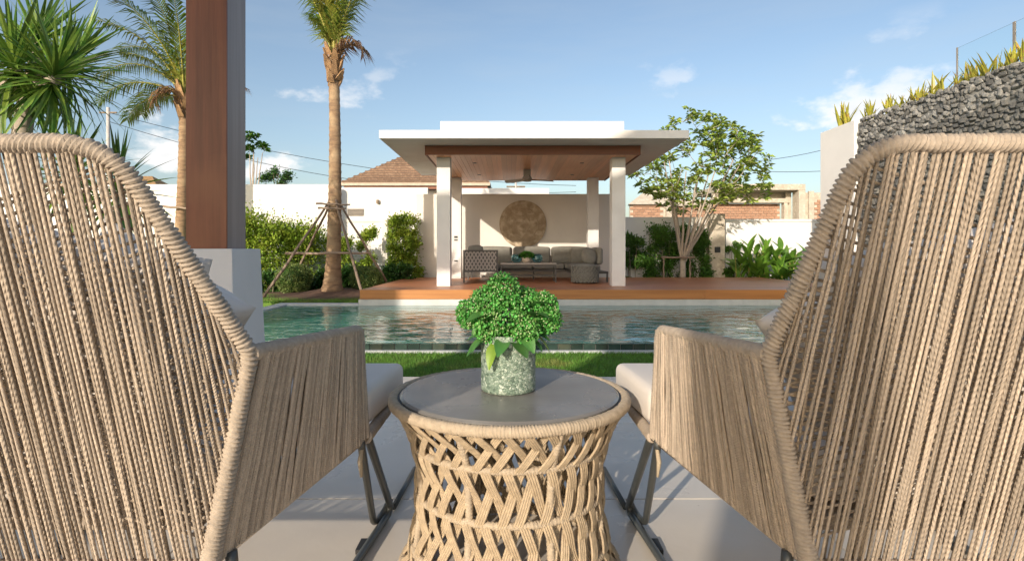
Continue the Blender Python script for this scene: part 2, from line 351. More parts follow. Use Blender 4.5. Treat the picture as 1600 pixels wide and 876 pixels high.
def leaves(name, pos, direc, length, width, fold=.25, droop=.2):
    """leaf-sized folded diamonds: each is base, two sides, tip (two triangles)"""
    n = len(pos); d = norm(direc)
    up = norm(rng.normal(size=(n, 3)) * .6 + np.array([0, 0, 1.0]))
    side = norm(np.cross(d, up)); nr = np.cross(side, d)
    L = (length * rng.uniform(.65, 1.3, n))[:, None]; W = (width * rng.uniform(.7, 1.25, n))[:, None]
    base = pos; mid = pos + d * L * .5
    a = mid + side * W * .5 + nr * W * fold; b = mid - side * W * .5 + nr * W * fold
    tip = pos + d * L - np.array([0, 0, 1.0]) * L * droop
    V = np.stack([base, a, tip, b], 1).reshape(-1, 3)
    i = np.arange(n)[:, None] * 4
    return fast_mesh(name, V, np.concatenate([i + np.array([[0, 1, 2]]), i + np.array([[0, 2, 3]])], 1).reshape(-1, 3))

# ------------------------------------------------------------------ levels
LAWN, WATER, DECK, GARDEN = -.315, -.216, .073, -.20
POOL_Y0, POOL_Y1, POOL_X0, POOL_X1 = 6.18, 10.42, -4.16, 6.35

# ------------------------------------------------------------------ ground, lawn, pool
def frame_ground():
    m = MB(); B = 900
    # one sheet with the pool cut out
    xs, ys = [-B, POOL_X0 - .02, POOL_X1 + .02, B], [-B, POOL_Y0 + .02, POOL_Y1 + .02, B]
    z = LAWN - .012
    for i in range(3):
        for j in range(3):
            if i == 1 and j == 1: continue
            m.add([(xs[i], ys[j], z), (xs[i + 1], ys[j], z), (xs[i + 1], ys[j + 1], z), (xs[i], ys[j + 1], z)], [(0, 1, 2, 3)])
    me = m.mesh('ground'); bm = bmesh.new(); bm.from_mesh(me); bmesh.ops.remove_doubles(bm, verts=bm.verts, dist=.001); bm.to_mesh(me); bm.free()
    return tag(link('ground', me, 'ground'), kind='structure')
frame_ground()
tag(MB().add([(-9, 3.5, LAWN), (7, 3.5, LAWN), (7, POOL_Y0 - .02, LAWN), (-9, POOL_Y0 - .02, LAWN)], [(0, 1, 2, 3)]).build('lawn_soil', 'grassbase'), kind='structure')
# raised garden behind the pool
tag(MB().box(-14, -2.83, POOL_Y1 + .30, 15.9, -.6, GARDEN).build('garden_ground', 'grassbase'), kind='structure')
tag(MB().box(-2.70, 9.6, 15.43, 19.0, -.6, GARDEN + .1).build('garden_bed_ground', 'soil'), kind='structure')

def grass(name, label, x0, x1, y0, y1, z, n, h, w):
    x = rng.uniform(x0, x1, n); y = rng.uniform(y0, y1, n)
    hh = h * rng.uniform(.5, 1.3, n); a = rng.uniform(0, 2 * np.pi, n); ln = rng.normal(0, .45, (n, 2)) * hh[:, None]
    base = np.stack([x, y, np.full(n, z)], 1); s = np.stack([np.cos(a), np.sin(a), 0 * a], 1) * w
    tip = base + np.stack([ln[:, 0], ln[:, 1], hh], 1)
    V = np.stack([base - s, base + s, tip], 1).reshape(-1, 3)
    o = link(name, fast_mesh(name, V, np.arange(3 * n).reshape(-1, 3)), 'grass')
    return tag(o, label, 'grass', kind='stuff')
grass('lawn_grass', 'short green lawn between the terrace and the pool', -3.6, 3.6, 3.75, POOL_Y0 - .115, LAWN, 90000, .035, .0035)
grass('garden_grass', 'strip of lawn beside the palm behind the pool', -6.5, -2.86, POOL_Y1 + .32, 12.6, GARDEN, 30000, .04, .006)

# pool
pool = thing('swimming_pool', 'long swimming pool with green tiled rim in front of the pavilion', 'pool', (0, 0, 0)); pool['kind'] = 'structure'
del pool['category']
MB().box(POOL_X0, POOL_X1, POOL_Y0, POOL_Y1, -1.6, -1.5).build('pool_floor', 'basin', pool)
w = MB()
w.box(POOL_X0 + .004, POOL_X1 - .004, POOL_Y0 - .004, POOL_Y1 - .002, -1.49, WATER)
tag(w.build('water', 'water'), kind='structure')
# near wall faced with single tiles
box('pool_wall', 'grout', POOL_X0, POOL_X1, POOL_Y0 - .05, POOL_Y0 - .006, -.7, WATER - .012, pool)
tm = MB().box(-.066, .066, -.006, .006, -.052, .052); tme = None
nt = int((POOL_X1 - POOL_X0) / .138)
for i in range(nt):
    if tme is None:
        o = tm.build('rim_tile', 'pooltile', pool, bevel=.003, segs=1); tme = o.data
    else: o = link('rim_tile', tme, None, pool)
    o.location = (POOL_X0 + .07 + i * .138, POOL_Y0 - .055 + random.uniform(-.0012, .0012), WATER - .055)
tme2 = MB().box(-.066, .066, -.027, .027, -.004, .004).mesh('rim_top_tile'); tme2.materials.append(MT['pooltile'])
for i in range(nt):
    o = link('rim_top_tile', tme2, None, pool); o.location = (POOL_X0 + .07 + i * .138, POOL_Y0 - .033, WATER - .006)
box('kerb_strip', 'coping', POOL_X0 - .2, POOL_X1 + .1, POOL_Y0 - .13, POOL_Y0 - .064, -.5, LAWN + .03, pool, bevel=.004)
# far and side copings
box('coping', 'coping', POOL_X0 - .24, -2.83, POOL_Y1 + .003, POOL_Y1 + .29, -.6, WATER + .022, pool, bevel=.01)
box('side_coping', 'coping', POOL_X0 - .24, POOL_X0 - .001, POOL_Y0 - .2, POOL_Y1 - .002, -.6, WATER + .018, pool, bevel=.01)
box('side_coping', 'coping', POOL_X1 + .001, POOL_X1 + .3, POOL_Y0 - .2, POOL_Y1 + .3, -.6, WATER + .018, pool, bevel=.01)

# ------------------------------------------------------------------ terrace
terrace = tag(MB().box(-6.4, 6.4, -3.6, 3.552, -.7, -.012).build('terrace', 'grout'), kind='structure')
T = .9
tmesh = None
for i in range(14):
    for j in range(8):
        x0, y1 = -6.3 + i * T, 3.55 - .85 - (j - 1) * T
        y0 = y1 - T
        if y1 > 3.56: y1 = 3.55
        if y0 > 3.5: continue
        if tmesh is None:
            o = MB().box(-T / 2 + .002, T / 2 - .002, -T / 2 + .002, T / 2 - .002, -.012, 0).build('floor_tile', 'tile', terrace, bevel=.0015, segs=1); tmesh = o.data
        else: o = link('floor_tile', tmesh, None, terrace)
        o.location = (x0 + T / 2, (3.55 - .85) - (j - 1) * T - T / 2, -.0002)
        if j == 0: o.scale = (1, .85 / T, 1); o.location.y = 3.55 - .425

# unseen thin house front behind the camera, openings shaped to place sun and shade
unseen_villa = thing('unseen_villa', 'unseen thin white house front behind the terrace with openings shaped for the sun', 'house', (0, -4.2, 0))
def prism(name, m, pts, y0, y1, parent):
    n = len(pts); V = [(x, y0, z) for x, z in pts] + [(x, y1, z) for x, z in pts]
    f = [tuple(range(n)), tuple(range(2 * n - 1, n - 1, -1))] + [(i, i + n, (i + 1) % n + n, (i + 1) % n) for i in range(n)]
    return MB().add(V, f).build(name, m, parent)
for a, b, z0, z1 in ((-7.9, -5.62, -.3, 2.75), (-7.9, -5.62, 3.75, 4.5), (-5.619, -4.80, -.3, 4.5), (-4.799, -4.05, -.3, 2.55), (-4.799, -4.05, 3.7, 4.5), (-4.049, -1.2, 2.86, 4.5), (-7.9, -1.2, 4.501, 6.3)):
    prism('wall', 'white_wall', [(a, z0), (b, z0), (b, z1), (a, z1)], -.1, .1, unseen_villa)
prism('unseen_column', 'white_wall', [(-2.24, -.02), (-2.0, -.02), (-2.0, 2.859), (-2.24, 2.859)], -.12, .12, unseen_villa)  # added in the opening to keep sun off the right floor
prism('unseen_column', 'white_wall', [(-1.4, -.02), (-1.2, -.02), (-1.2, 2.859), (-1.4, 2.859)], -.1, .1, unseen_villa)
prism('roof', 'roof_white', [(-10, 6.31), (-1.0, 6.31), (-1.0, 7.5), (-2.6, 7.6), (-3.9, 9.0), (-5.5, 8.18), (-7, 7.93), (-10, 7.75)], -.2, .2, unseen_villa)
nb = thing('unseen_wing', 'unseen thin white house wall added on the left to shade the low garden', 'house', (-13, -4.2, 0))  # unseen wall, placed and sized for its shade on the lower left garden
prism('wall', 'white_wall', [(1.2, -.3), (3.6, -.3), (3.6, 5.75), (1.2, 5.75)], -.1, .1, nb)

# terrace column of dark wood on a grey plinth
col = thing('terrace_column', 'square dark reddish wood column on a pale grey plinth behind the left armchair', 'column', (-1.634, 3.11, 0))
MB().add([(x * h, y * h, z) for z, h in ((0, .205), (.30, .186), (.812, .168)) for x, y in ((-1, -1), (1, -1), (1, 1), (-1, 1))],
         [(3, 2, 1, 0), (8, 9, 10, 11)] + [(k * 4 + i, k * 4 + (i + 1) % 4, k * 4 + 4 + (i + 1) % 4, k * 4 + 4 + i) for k in range(2) for i in range(4)]).build('plinth', 'plinth', col, bevel=.004)
box('shaft', 'teak_edge', -1.634 - .109, -1.634 + .109, 3.00 + .012, 3.22, .8125, 3.4, col, bevel=.003)
for k in range(1):
    box('front_board', 'teak_dark', -1.634 - .11, -1.634 + .11, 3.0, 3.0119, .8125, 3.4, col, bevel=.002)
MB().box(-.6, 3.2, -.12, .12, 3.4, 3.62).build('roof_beam', 'teak_dark', col)

# ------------------------------------------------------------------ pavilion
DK0, DKX0 = 10.42, -2.80
deck = thing('wooden_deck', 'reddish brown wooden deck carrying the pavilion across the pool', 'deck', (0, DK0, 0))
dx1 = 6.9
npl = 36; pd = (15.38 - DK0 - .03) / npl
pl_m = {}
for i in range(npl):
    y = DK0 + .03 + pd * i
    right = dx1
    k = 'a'
    L = right - DKX0
    if k not in pl_m:
        o = MB().box(0, L, .002, pd - .003, -.025, 0).build('deck_board', 'deck', deck, bevel=.002, segs=1); pl_m[k] = o.data
    else: o = link('deck_board', pl_m[k], None, deck)
    o.location = (DKX0, y - DK0, DECK + random.uniform(-.001, .001))
nseg = 3
for i in range(nseg):
    a = DKX0 + (dx1 - DKX0) * i / nseg; b = DKX0 + (dx1 - DKX0) * (i + 1) / nseg - .003
    box('fascia_board', 'fascia', a, b, DK0, DK0 + .028, DECK - .175, DECK + .001, deck, bevel=.003)
box('side_board', 'fascia', DKX0, DKX0 + .025, DK0 + .03, 15.35, DECK - .2, DECK - .026, deck)
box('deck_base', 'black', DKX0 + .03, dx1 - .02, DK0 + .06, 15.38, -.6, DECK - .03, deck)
box('deck_plinth', 'coping', DKX0 - .03, dx1, DK0 + .012, DK0 + .05, -.6, DECK - .178, deck, bevel=.003)

pav = thing('garden_pavilion', 'white flat roofed garden pavilion with wooden ceiling on four square columns', 'pavilion', (.45, 13.2, DECK))
RX0, RX1, RY0, RY1 = -2.46, 3.39, 10.5, 15.6
roof = box('roof', 'roof_white', RX0, RX1, RY0, RY1, 2.92, 3.078, pav, bevel=.008)
# drip groove strip round the underside
box('roof_top', 'roof_white', -1.44, 2.39, 11.6, 14.9, 3.079, 3.50, roof, bevel=.01)
CZ = 2.742
ceil = box('wooden_ceiling', 'beam', -1.68, 2.62, 11.22, 15.42, CZ + .012, 2.918, pav)
nb_ = 40; bw = (2.62 + 1.68 - .04) / nb_; cme = None
for i in range(nb_):
    x = -1.66 + bw * i
    if cme is None:
        o = MB().box(.0015, bw - .0015, 0, 4.16, 0, .0115).build('ceiling_board', 'ceil', ceil, bevel=.002, segs=1); cme = o.data
    else: o = link('ceiling_board', cme, None, ceil)
    o.location = Vector((x, 11.24, CZ)) - Vector(((-1.68 + 2.62) / 2, (11.22 + 15.42) / 2, (CZ + .012 + 2.918) / 2))
# edge trim boards of the ceiling
box('edge_beam', 'beam', -1.70, 2.64, 11.195, 11.218, CZ - .012, 2.917, pav, bevel=.002)
box('edge_beam', 'beam', -1.702, -1.682, 11.22, 15.42, CZ - .010, 2.917, pav)
box('edge_beam', 'beam', 2.622, 2.642, 11.22, 15.42, CZ - .010, 2.917, pav)
for (x, y) in ((-1.37, 0), (2.27, 0), (-1.42, 1), (2.22, 1)):
    y0 = 11.56 if y == 0 else 14.72
    c = box('column', 'column_white', x - .14, x + .14, y0, y0 + .28, DECK - .02, CZ - .001, pav, bevel=.006)
    if x < 0 and y == 1:
        for zz, hh in ((1.17, .05), (1.09, .035), (.54, .035)):
            box('switch_plate', 'plate' if hh < .06 else 'plate', x - .04, x + .05, y0 - .012, y0 - .001, zz - hh / 2, zz + hh / 2, c)
for (x, y) in ((-.77, 12.3), (1.6, 12.3), (-.77, 14.2), (1.6, 14.2)):
    MB().lathe([(.045, 0), (.045, .008), (.03, .009)], 16, (x - .45, y - 13.2, CZ - .008 - DECK)).build('downlight', 'plate', pav)

fan = thing('ceiling_fan', 'pale ceiling fan with three blades under the pavilion ceiling', 'fan', (.42, 13.3, 2.50))
box('rod', 'fan', .42 - .085, .42 + .085, 13.3 - .085, 13.3 + .085, 2.60, CZ, fan, bevel=.005)
MB().lathe([(.02, -.05), (.10, -.04), (.12, .03), (.08, .10)], 20).build('motor', 'fan', fan, smooth=True)
for a in (20, 140, 265):
    ca, sa = math.cos(R(a)), math.sin(R(a)); m = MB()
    V = []
    for r, w in ((.1, .045), (.3, .075), (.62, .07), (.68, .03)):
        for s in (-1, 1):
            for dz in (-.006, .006): V.append((r * ca - s * w * sa, r * sa + s * w * ca, dz + s * .02))
    f = []
    for i in range(3):
        k = i * 4
        f += [(k, k + 4, k + 6, k + 2), (k + 1, k + 3, k + 7, k + 5), (k, k + 1, k + 5, k + 4), (k + 2, k + 6, k + 7, k + 3)]
    f += [(0, 2, 3, 1), (12, 13, 15, 14)]
    m.add(V, f).build('blade', 'fan', fan)

# walls behind the pavilion and along the left boundary
def wall_thing(name, label, m, x0, x1, y0, y1, z0, z1, cap=None):
    w = thing(name, label, 'wall', ((x0 + x1) / 2, y0, GARDEN))
    box('wall_panel', m, x0, x1, y0, y1, z0, z1, w, bevel=.006)
    if cap: box('wall_cap', cap, x0 - .02, x1 + .02, y0 - .03, y1 + .03, z1 + .001, z1 + .07, w, bevel=.006)
    return w
pw = wall_thing('pavilion_wall', 'grey plastered wall behind the sofa with a carved disc', 'grey_wall', -2.62, 3.26, 15.64, 15.84, -.4, 2.40)
lw = wall_thing('boundary_wall', 'bright white boundary wall on the far left behind the shrubs', 'white_wall', -16, -4.98, 15.9, 16.1, -.4, 2.70)
mw = wall_thing('boundary_wall', 'white boundary wall with recessed panel and vent behind the palm', 'white_wall', -4.97, -2.40, 16.35, 16.5, -.4, 2.66)
# recessed frame lines and louvre vent on that wall
fr = box('niche_frame', 'grey_wall', *sorted((P(437, 0, 16.34).x, P(606, 0, 16.34).x)), 16.32, 16.348, P(0, 347, 16.34).z, P(0, 343, 16.34).z, mw)
box('niche_post', 'grey_wall', P(598, 0, 16.3).x, P(606, 0, 16.3).x, 16.2, 16.348, -.3, P(0, 341, 16.3).z, mw)
vent = box('vent', 'louver', P(543, 0, 16.33).x, P(568, 0, 16.33).x, 16.325, 16.349, P(0, 337, 16.33).z, P(0, 326, 16.33).z, mw)
for k in range(5):
    o = MB().box(-.22, .22, -.012, .012, -.008, .008).build('slat', 'louver', vent); o.location = (0, -.014, -.08 + k * .04); o.rotation_euler = (R(35), 0, 0)
lamp = MB().lathe([(.02, -.06), (.045, -.05), (.045, .05), (.02, .06)], 12).build('wall_lamp', 'bark_grey', mw)
lamp.location = P(590, 315, 16.29) - mw.location

# wall disc
disc = thing('wall_disc', 'large round carved wooden disc hung on the wall above the sofa', 'wall art', tuple(P(817, 350, 15.6)))
MB().lathe([(0, .05), (.60, .05), (.655, .035), (.66, 0), (.66, -.03), (0, -.03)], 64).build('plate', 'disc', disc, smooth=True, sharp=30).rotation_euler = (R(90), 0, 0)
for r in (.2, .42):
    o = MB().lathe([(r - .012, .048), (r, .058), (r + .012, .048)], 64).build('carved_ring', 'disc', disc, smooth=True); o.rotation_euler = (R(90), 0, 0)

# ------------------------------------------------------------------ pavilion furniture
def soft_box(name, m, x0, x1, y0, y1, z0, z1, parent, r=.05, puff=.02):
    me_o = MB()
    cx, cy, cz = (x0 + x1) / 2, (y0 + y1) / 2, (z0 + z1) / 2; hx, hy, hz = (x1 - x0) / 2, (y1 - y0) / 2, (z1 - z0) / 2
    me_o.box(-hx, hx, -hy, hy, -hz, hz); me = me_o.mesh(name)
    bm = bmesh.new(); bm.from_mesh(me)
    bmesh.ops.bevel(bm, geom=list(bm.edges), offset=min(r, hx * .9, hy * .9, hz * .9), segments=4, profile=.5, affect='EDGES')
    bmesh.ops.subdivide_edges(bm, edges=[e for e in bm.edges if e.calc_length() > .08], cuts=3, use_grid_fill=True)
    for v in bm.verts:
        fx, fy, fz = 1 - abs(v.co.x / hx) ** 2, 1 - abs(v.co.y / hy) ** 2, 1 - abs(v.co.z / hz) ** 2
        v.co.z += math.copysign(puff * max(fx, 0) * max(fy, 0), v.co.z) if abs(v.co.z) > hz * .5 else 0
        v.co.y += math.copysign(puff * max(fx, 0) * max(fz, 0), v.co.y) if abs(v.co.y) > hy * .5 else 0
        v.co += Vector((math.sin(v.co.y * 31 + v.co.x * 7), math.sin(v.co.z * 29), math.sin(v.co.x * 23 + v.co.y * 9))) * puff * .1
    bm.to_mesh(me); bm.free()
    me.polygons.foreach_set('use_smooth', [True] * len(me.polygons))
    o = link(name, me, m, parent); off = Vector((0, 0, 0)); p = parent
    while p is not None: off += p.location; p = p.parent
    o.location = Vector((cx, cy, cz)) - off
    return o

sofa = thing('corner_sofa', 'dark grey U shaped garden sofa with woven arm and seat cushions in the pavilion', 'sofa', (.6, 14.2, DECK))
D = DECK
# back run
box('seat_frame', 'sofa_frame', -1.05, 2.28, 14.30, 15.12, D + .20, D + .25, sofa)
for i in range(4):
    a = -1.03 + i * .82; soft_box('seat_cushion', 'sofa_fab', a, a + .80, 14.32, 14.92, D + .255, D + .40, sofa, .04)
for i in range(3):
    a = -.92 + i * 1.02; soft_box('back_cushion', 'sofa_fab', a, a + 1.0, 14.86, 15.06, D + .40, D + .83, sofa, .07, .03)
# left arm of cord weave facing the pool
box('seat_frame', 'sofa_frame', -1.07, -.27, 12.95, 14.29, D + .235, D + .275, sofa)
soft_box('seat_cushion', 'sofa_fab', -1.04, -.32, 13.06, 14.28, D + .28, D + .42, sofa, .04)
soft_box('round_pillow', 'sofa_fab', -.98, -.62, 13.1, 13.2, D + .45, D + .83, sofa, .05, .04)
armf = box('arm_frame', 'sofa_frame', -1.075, -.265, 12.93, 12.97, D + .715, D + .75, sofa, bevel=.004)
for x in (-1.075, -.30): box('arm_post', 'sofa_frame', x, x + .035, 12.93, 12.97, D, D + .714, sofa, bevel=.004)
box('arm_post', 'sofa_frame', -1.075, -1.04, 14.26, 14.295, D, D + .234, sofa)
wv = thing_w = box('arm_weave', 'sofa_frame', -1.038, -.302, 12.956, 12.962, D + .28, D + .713, sofa)
cordm = MB().box(-.016, .016, -.004, .004, -.5, .5).mesh('cord'); cordm.materials.append(MT['sofa_weave'])
for sgn in (-1, 1):
    for i in range(-4, 13):
        # diagonal cords clipped to the panel
        x0 = -.37 + i * .085
        pts = []
        zA, zB = -.214, .214
        xa, xb = (x0 - .12, x0 + .13) if sgn > 0 else (x0 + .13, x0 - .12)
        # clip in x to [-.366,.366]
        t0, t1 = 0.0, 1.0
        for lim, s in ((-.362, -1), (.362, 1)):
            da = s * (xa - lim); db = s * (xb - lim)
            if da > 0 and db > 0: t0, t1 = 1, 0
            elif da > 0: t0 = max(t0, da / (da - db))
            elif db > 0: t1 = min(t1, da / (da - db))
        if t1 - t0 < .08: continue
        A = Vector((xa + (xb - xa) * t0, 0, zA + (zB - zA) * t0)); B_ = Vector((xa + (xb - xa) * t1, 0, zA + (zB - zA) * t1))
        o = link('cord', cordm, None, wv); o.location = (A + B_) / 2 + Vector((0, -.008 - .005 * (sgn > 0), 0))
        d = B_ - A; o.rotation_euler = (0, math.atan2(d.x, d.z), 0); o.scale = (1, 1, d.length)
# right wing
box('seat_frame', 'sofa_frame', 1.46, 2.30, 12.95, 14.29, D + .20, D + .25, sofa)
soft_box('seat_cushion', 'sofa_fab', 1.48, 2.12, 12.97, 14.28, D + .255, D + .40, sofa, .04)
soft_box('back_cushion', 'sofa_fab', 2.12, 2.27, 13.5, 14.8, D + .40, D + .80, sofa, .06)
soft_box('back_cushion', 'sofa_fab', 1.62, 2.06, 14.72, 14.86, D + .40, D + .82, sofa, .06)
MB().lathe([(.02, -.07), (.16, -.055), (.215, 0), (.16, .055), (.02, .07)], 28).build('round_pillow', 'sofa_fab', sofa, smooth=True).matrix_local = Matrix.Translation((1.33, -.72, .60)) @ Matrix.Rotation(R(75), 4, 'X') @ Matrix.Rotation(R(20), 4, 'Y')
for x, y in ((1.48, 12.96), (2.26, 12.96), (-1.04, 15.08), (2.26, 15.08), (.6, 14.32)):
    box('leg', 'sofa_frame', x, x + .035, y, y + .035, D, D + .199, sofa)

ct = thing('coffee_table', 'low dark metal coffee table with a slatted lower shelf in front of the sofa', 'table', (.44, 13.3, DECK))
box('table_top', 'sofa_weave', -.21, 1.10, 12.98, 13.62, D + .415, D + .445, ct, bevel=.004)
for x in (-.205, 1.065):
    for y in (12.99, 13.585): box('leg', 'sofa_frame', x, x + .03, y, y + .03, D, D + .414, ct)
box('apron', 'sofa_frame', -.174, 1.064, 12.995, 13.015, D + .37, D + .414, ct)
for k in range(6): box('shelf_slat', 'sofa_frame', -.174, 1.064, 13.02 + k * .10, 13.08 + k * .10, D + .14, D + .155, ct)

pf = thing('pouf', 'round dark grey braided pouf beside the coffee table', 'pouf', (1.70, 12.55, DECK))
MB().lathe([(.24, .012), (.295, .05), (.30, .2), (.29, .36), (.24, .43), (.1, .445), (0, .445)], 40).build('body', 'pouf', pf, smooth=True)
def helix_band(sgn, a0):
    m = MB(); pts = [(.304 * math.cos(a0 + sgn * t * 1.0), .304 * math.sin(a0 + sgn * t * 1.0), .03 + .37 * t) for t in np.linspace(0, 1, 7)]
    return m.tube(pts, .013, 6)
for sgn in (-1, 1):
    me = helix_band(sgn, 0).mesh('braid'); me.materials.append(MT['pouf'])
    for k in range(22):
        o = link('braid', me, None, pf); o.rotation_euler = (0, 0, 2 * math.pi * k / 22)

def goblet(name, label, x):
    t = thing(name, label, 'vase', (x, 13.25, D + .4455), 'teal glass vases on the coffee table')
    MB().lathe([(.0, .003), (.07, .003), (.12, .05), (.135, .11), (.115, .18), (.085, .21), (.078, .205), (.108, .175), (.126, .11), (.112, .055), (.065, .013), (0, .013)], 28).build('bowl', 'glass_teal', t, smooth=True)
    return t
goblet('glass_vase', 'round teal glass vase left of the green planter on the coffee table', .17)
goblet('glass_vase', 'round teal glass vase right of the green planter on the coffee table', .66)
pt = thing('moss_planter', 'pale bowl planter with a mound of bright green moss on the coffee table', 'plant', (.41, 13.25, D + .4455))
MB().lathe([(0, 0), (.08, 0), (.12, .06), (.125, .14), (.11, .145), (.10, .09), (0, .08)], 24).build('bowl', 'planter', pt, smooth=True)
n = 900; d = norm(rng.normal(size=(n, 3))); d[:, 2] = np.abs(d[:, 2]); pos = d * np.array([.17, .15, .12]) * rng.uniform(.75, 1, n)[:, None] + np.array([0, 0, .135])
tag(link('moss', leaves('moss', pos, d + rng.normal(0, .4, (n, 3)), .045, .03), 'moss', pt), kind='stuff')

# ------------------------------------------------------------------ rope furniture
def resample(pts, step):
    pts = [Vector(p) for p in pts]; out = [pts[0].copy()]; carry = 0.0
    for a, b in zip(pts[:-1], pts[1:]):
        L = (b - a).length
        if L < 1e-9: continue
        t = step - carry
        while t <= L: out.append(a.lerp(b, t / L)); t += step
        carry = L - (t - step)
    if (out[-1] - pts[-1]).length > 1e-6: out.append(pts[-1].copy())
    return out
def fillet(pts, radii, n=7, closed=False):
    pts = [Vector(p) for p in pts]; out = []
    m = len(pts)
    for i, p in enumerate(pts):
        r = radii[i]
        if r == 0 or (not closed and i in (0, m - 1)): out.append(p); continue
        a, b = pts[i - 1], pts[(i + 1) % m]
        pa = p + (a - p).normalized() * min(r, (a - p).length * .48); pb = p + (b - p).normalized() * min(r, (b - p).length * .48)
        for k in range(n + 1):
            t = k / n; out.append(pa * (1 - t) ** 2 + p * 2 * t * (1 - t) + pb * t ** 2)
    return out
def wrapped(mb, pts, rad, pitch=.0062, n=10, amp=.12, slant=.35, closed=False):
    """a rod bound round and round with cord: every turn is a ridge, turns lean and vary a little"""
    P_ = resample(pts, pitch / 3.0); m = len(P_)
    rf = rad if callable(rad) else (lambda t: rad)
    prev = None; verts = []; rnd = random.Random(len(P_)); jit = [rnd.uniform(-1, 1) for _ in range(m // 3 + 2)]
    for i, p in enumerate(P_):
        if closed: t = (P_[(i + 1) % m] - P_[i - 1]).normalized()
        else: t = (P_[min(i + 1, m - 1)] - P_[max(i - 1, 0)]).normalized()
        if prev is None:
            a = Vector((0, 1, 0)) if abs(t.y) < .9 else Vector((1, 0, 0)); u = t.cross(a).normalized()
        else: u = (prev - t * prev.dot(t)).normalized()
        prev = u; w = t.cross(u); j = jit[i // 3]
        r = rf(i / (m - 1)) * (1 + amp * (-1.0, .55, .45)[i % 3] * (1 + .35 * j) + .03 * j)
        sl = pitch * (slant + .45 * jit[(i // 3) // 4 % len(jit)])
        for k in range(n):
            a = 2 * math.pi * k / n
            verts.append(p + (u * math.cos(a) + w * math.sin(a)) * r + t * (sl * math.cos(a)))
    faces = []
    for i in range(m - 1 if not closed else m):
        for k in range(n):
            a, b = i * n + k, i * n + (k + 1) % n
            c, d_ = ((i + 1) % m) * n + (k + 1) % n, ((i + 1) % m) * n + k
            faces.append((a, b, c, d_))
    if not closed: faces += [tuple(range(n - 1, -1, -1)), tuple((m - 1) * n + k for k in range(n))]
    mb.add(verts, faces); return mb

strand_mes = []
for bx_, by_, wob in ((0, 0, .1), (.6, .3, .2), (-.6, .3, .2), (.2, -.6, .25), (-.3, .6, .2)):
    me_ = MB()
    for q in range(9):
        zc = q / 8; cx_s = bx_ * math.sin(math.pi * zc) + wob * math.sin(zc * 17); cy_s = by_ * math.sin(math.pi * zc) + wob * math.sin(zc * 13 + 1)
        for k in range(7): me_.v.append((cx_s + math.cos(2 * math.pi * k / 7), cy_s + math.sin(2 * math.pi * k / 7), zc))
    me_.f = [(q * 7 + k, q * 7 + (k + 1) % 7, q * 7 + 7 + (k + 1) % 7, q * 7 + 7 + k) for q in range(8) for k in range(7)]
    me_ = me_.mesh('rope_strand'); me_.materials.append(MT['rope']); me_.polygons.foreach_set('use_smooth', [True] * len(me_.polygons)); strand_mes.append(me_)
def strand(a, b, r, parent):
    a, b = Vector(a), Vector(b); d = b - a
    o = link('rope_strand', random.choice(strand_mes), None, parent)
    o.location = a; o.rotation_mode = 'QUATERNION'; o.rotation_quaternion = d.to_track_quat('Z', 'X') @ Quaternion((0, 0, 1), random.uniform(0, 6.28))
    o.scale = (r, r, d.length); return o

def pillow(name, m, hx, hy, t, parent, seed=1, corner=.12, wr=.006):
    N = 26; V = []; rn = np.random.default_rng(seed); ph = rn.uniform(0, 6, 6)
    for side in (1, -1):
        for i in range(N + 1):
            for j in range(N + 1):
                u, v = -1 + 2 * i / N, -1 + 2 * j / N
                pu = u * (1 - corner * (1 - abs(v) ** 2.2) * abs(u)); pv = v * (1 - corner * (1 - abs(u) ** 2.2) * abs(v))
                th = t * (max(0, 1 - u ** 4) * max(0, 1 - v ** 4)) ** .55
                ww = wr * (math.sin(9 * u + 5 * v + ph[0]) * math.sin(4 * v + ph[1]) + .6 * math.sin(14 * v - 8 * u + ph[2])) * (1 if th > .004 else 0)
                V.append((pu * hx, pv * hy, side * (th + ww * min(1, th / t))))
    f = []; M_ = (N + 1) ** 2
    for s in range(2):
        for i in range(N):
            for j in range(N):
                a = s * M_ + i * (N + 1) + j; q = (a, a + N + 1, a + N + 2, a + 1); f.append(q if s == 0 else q[::-1])
    me = MB().add(V, f).mesh(name); bm = bmesh.new(); bm.from_mesh(me); bmesh.ops.remove_doubles(bm, verts=bm.verts, dist=.0005); bm.to_mesh(me); bm.free()
    me.polygons.foreach_set('use_smooth', [True] * len(me.polygons))
    return link(name, me, m, parent)

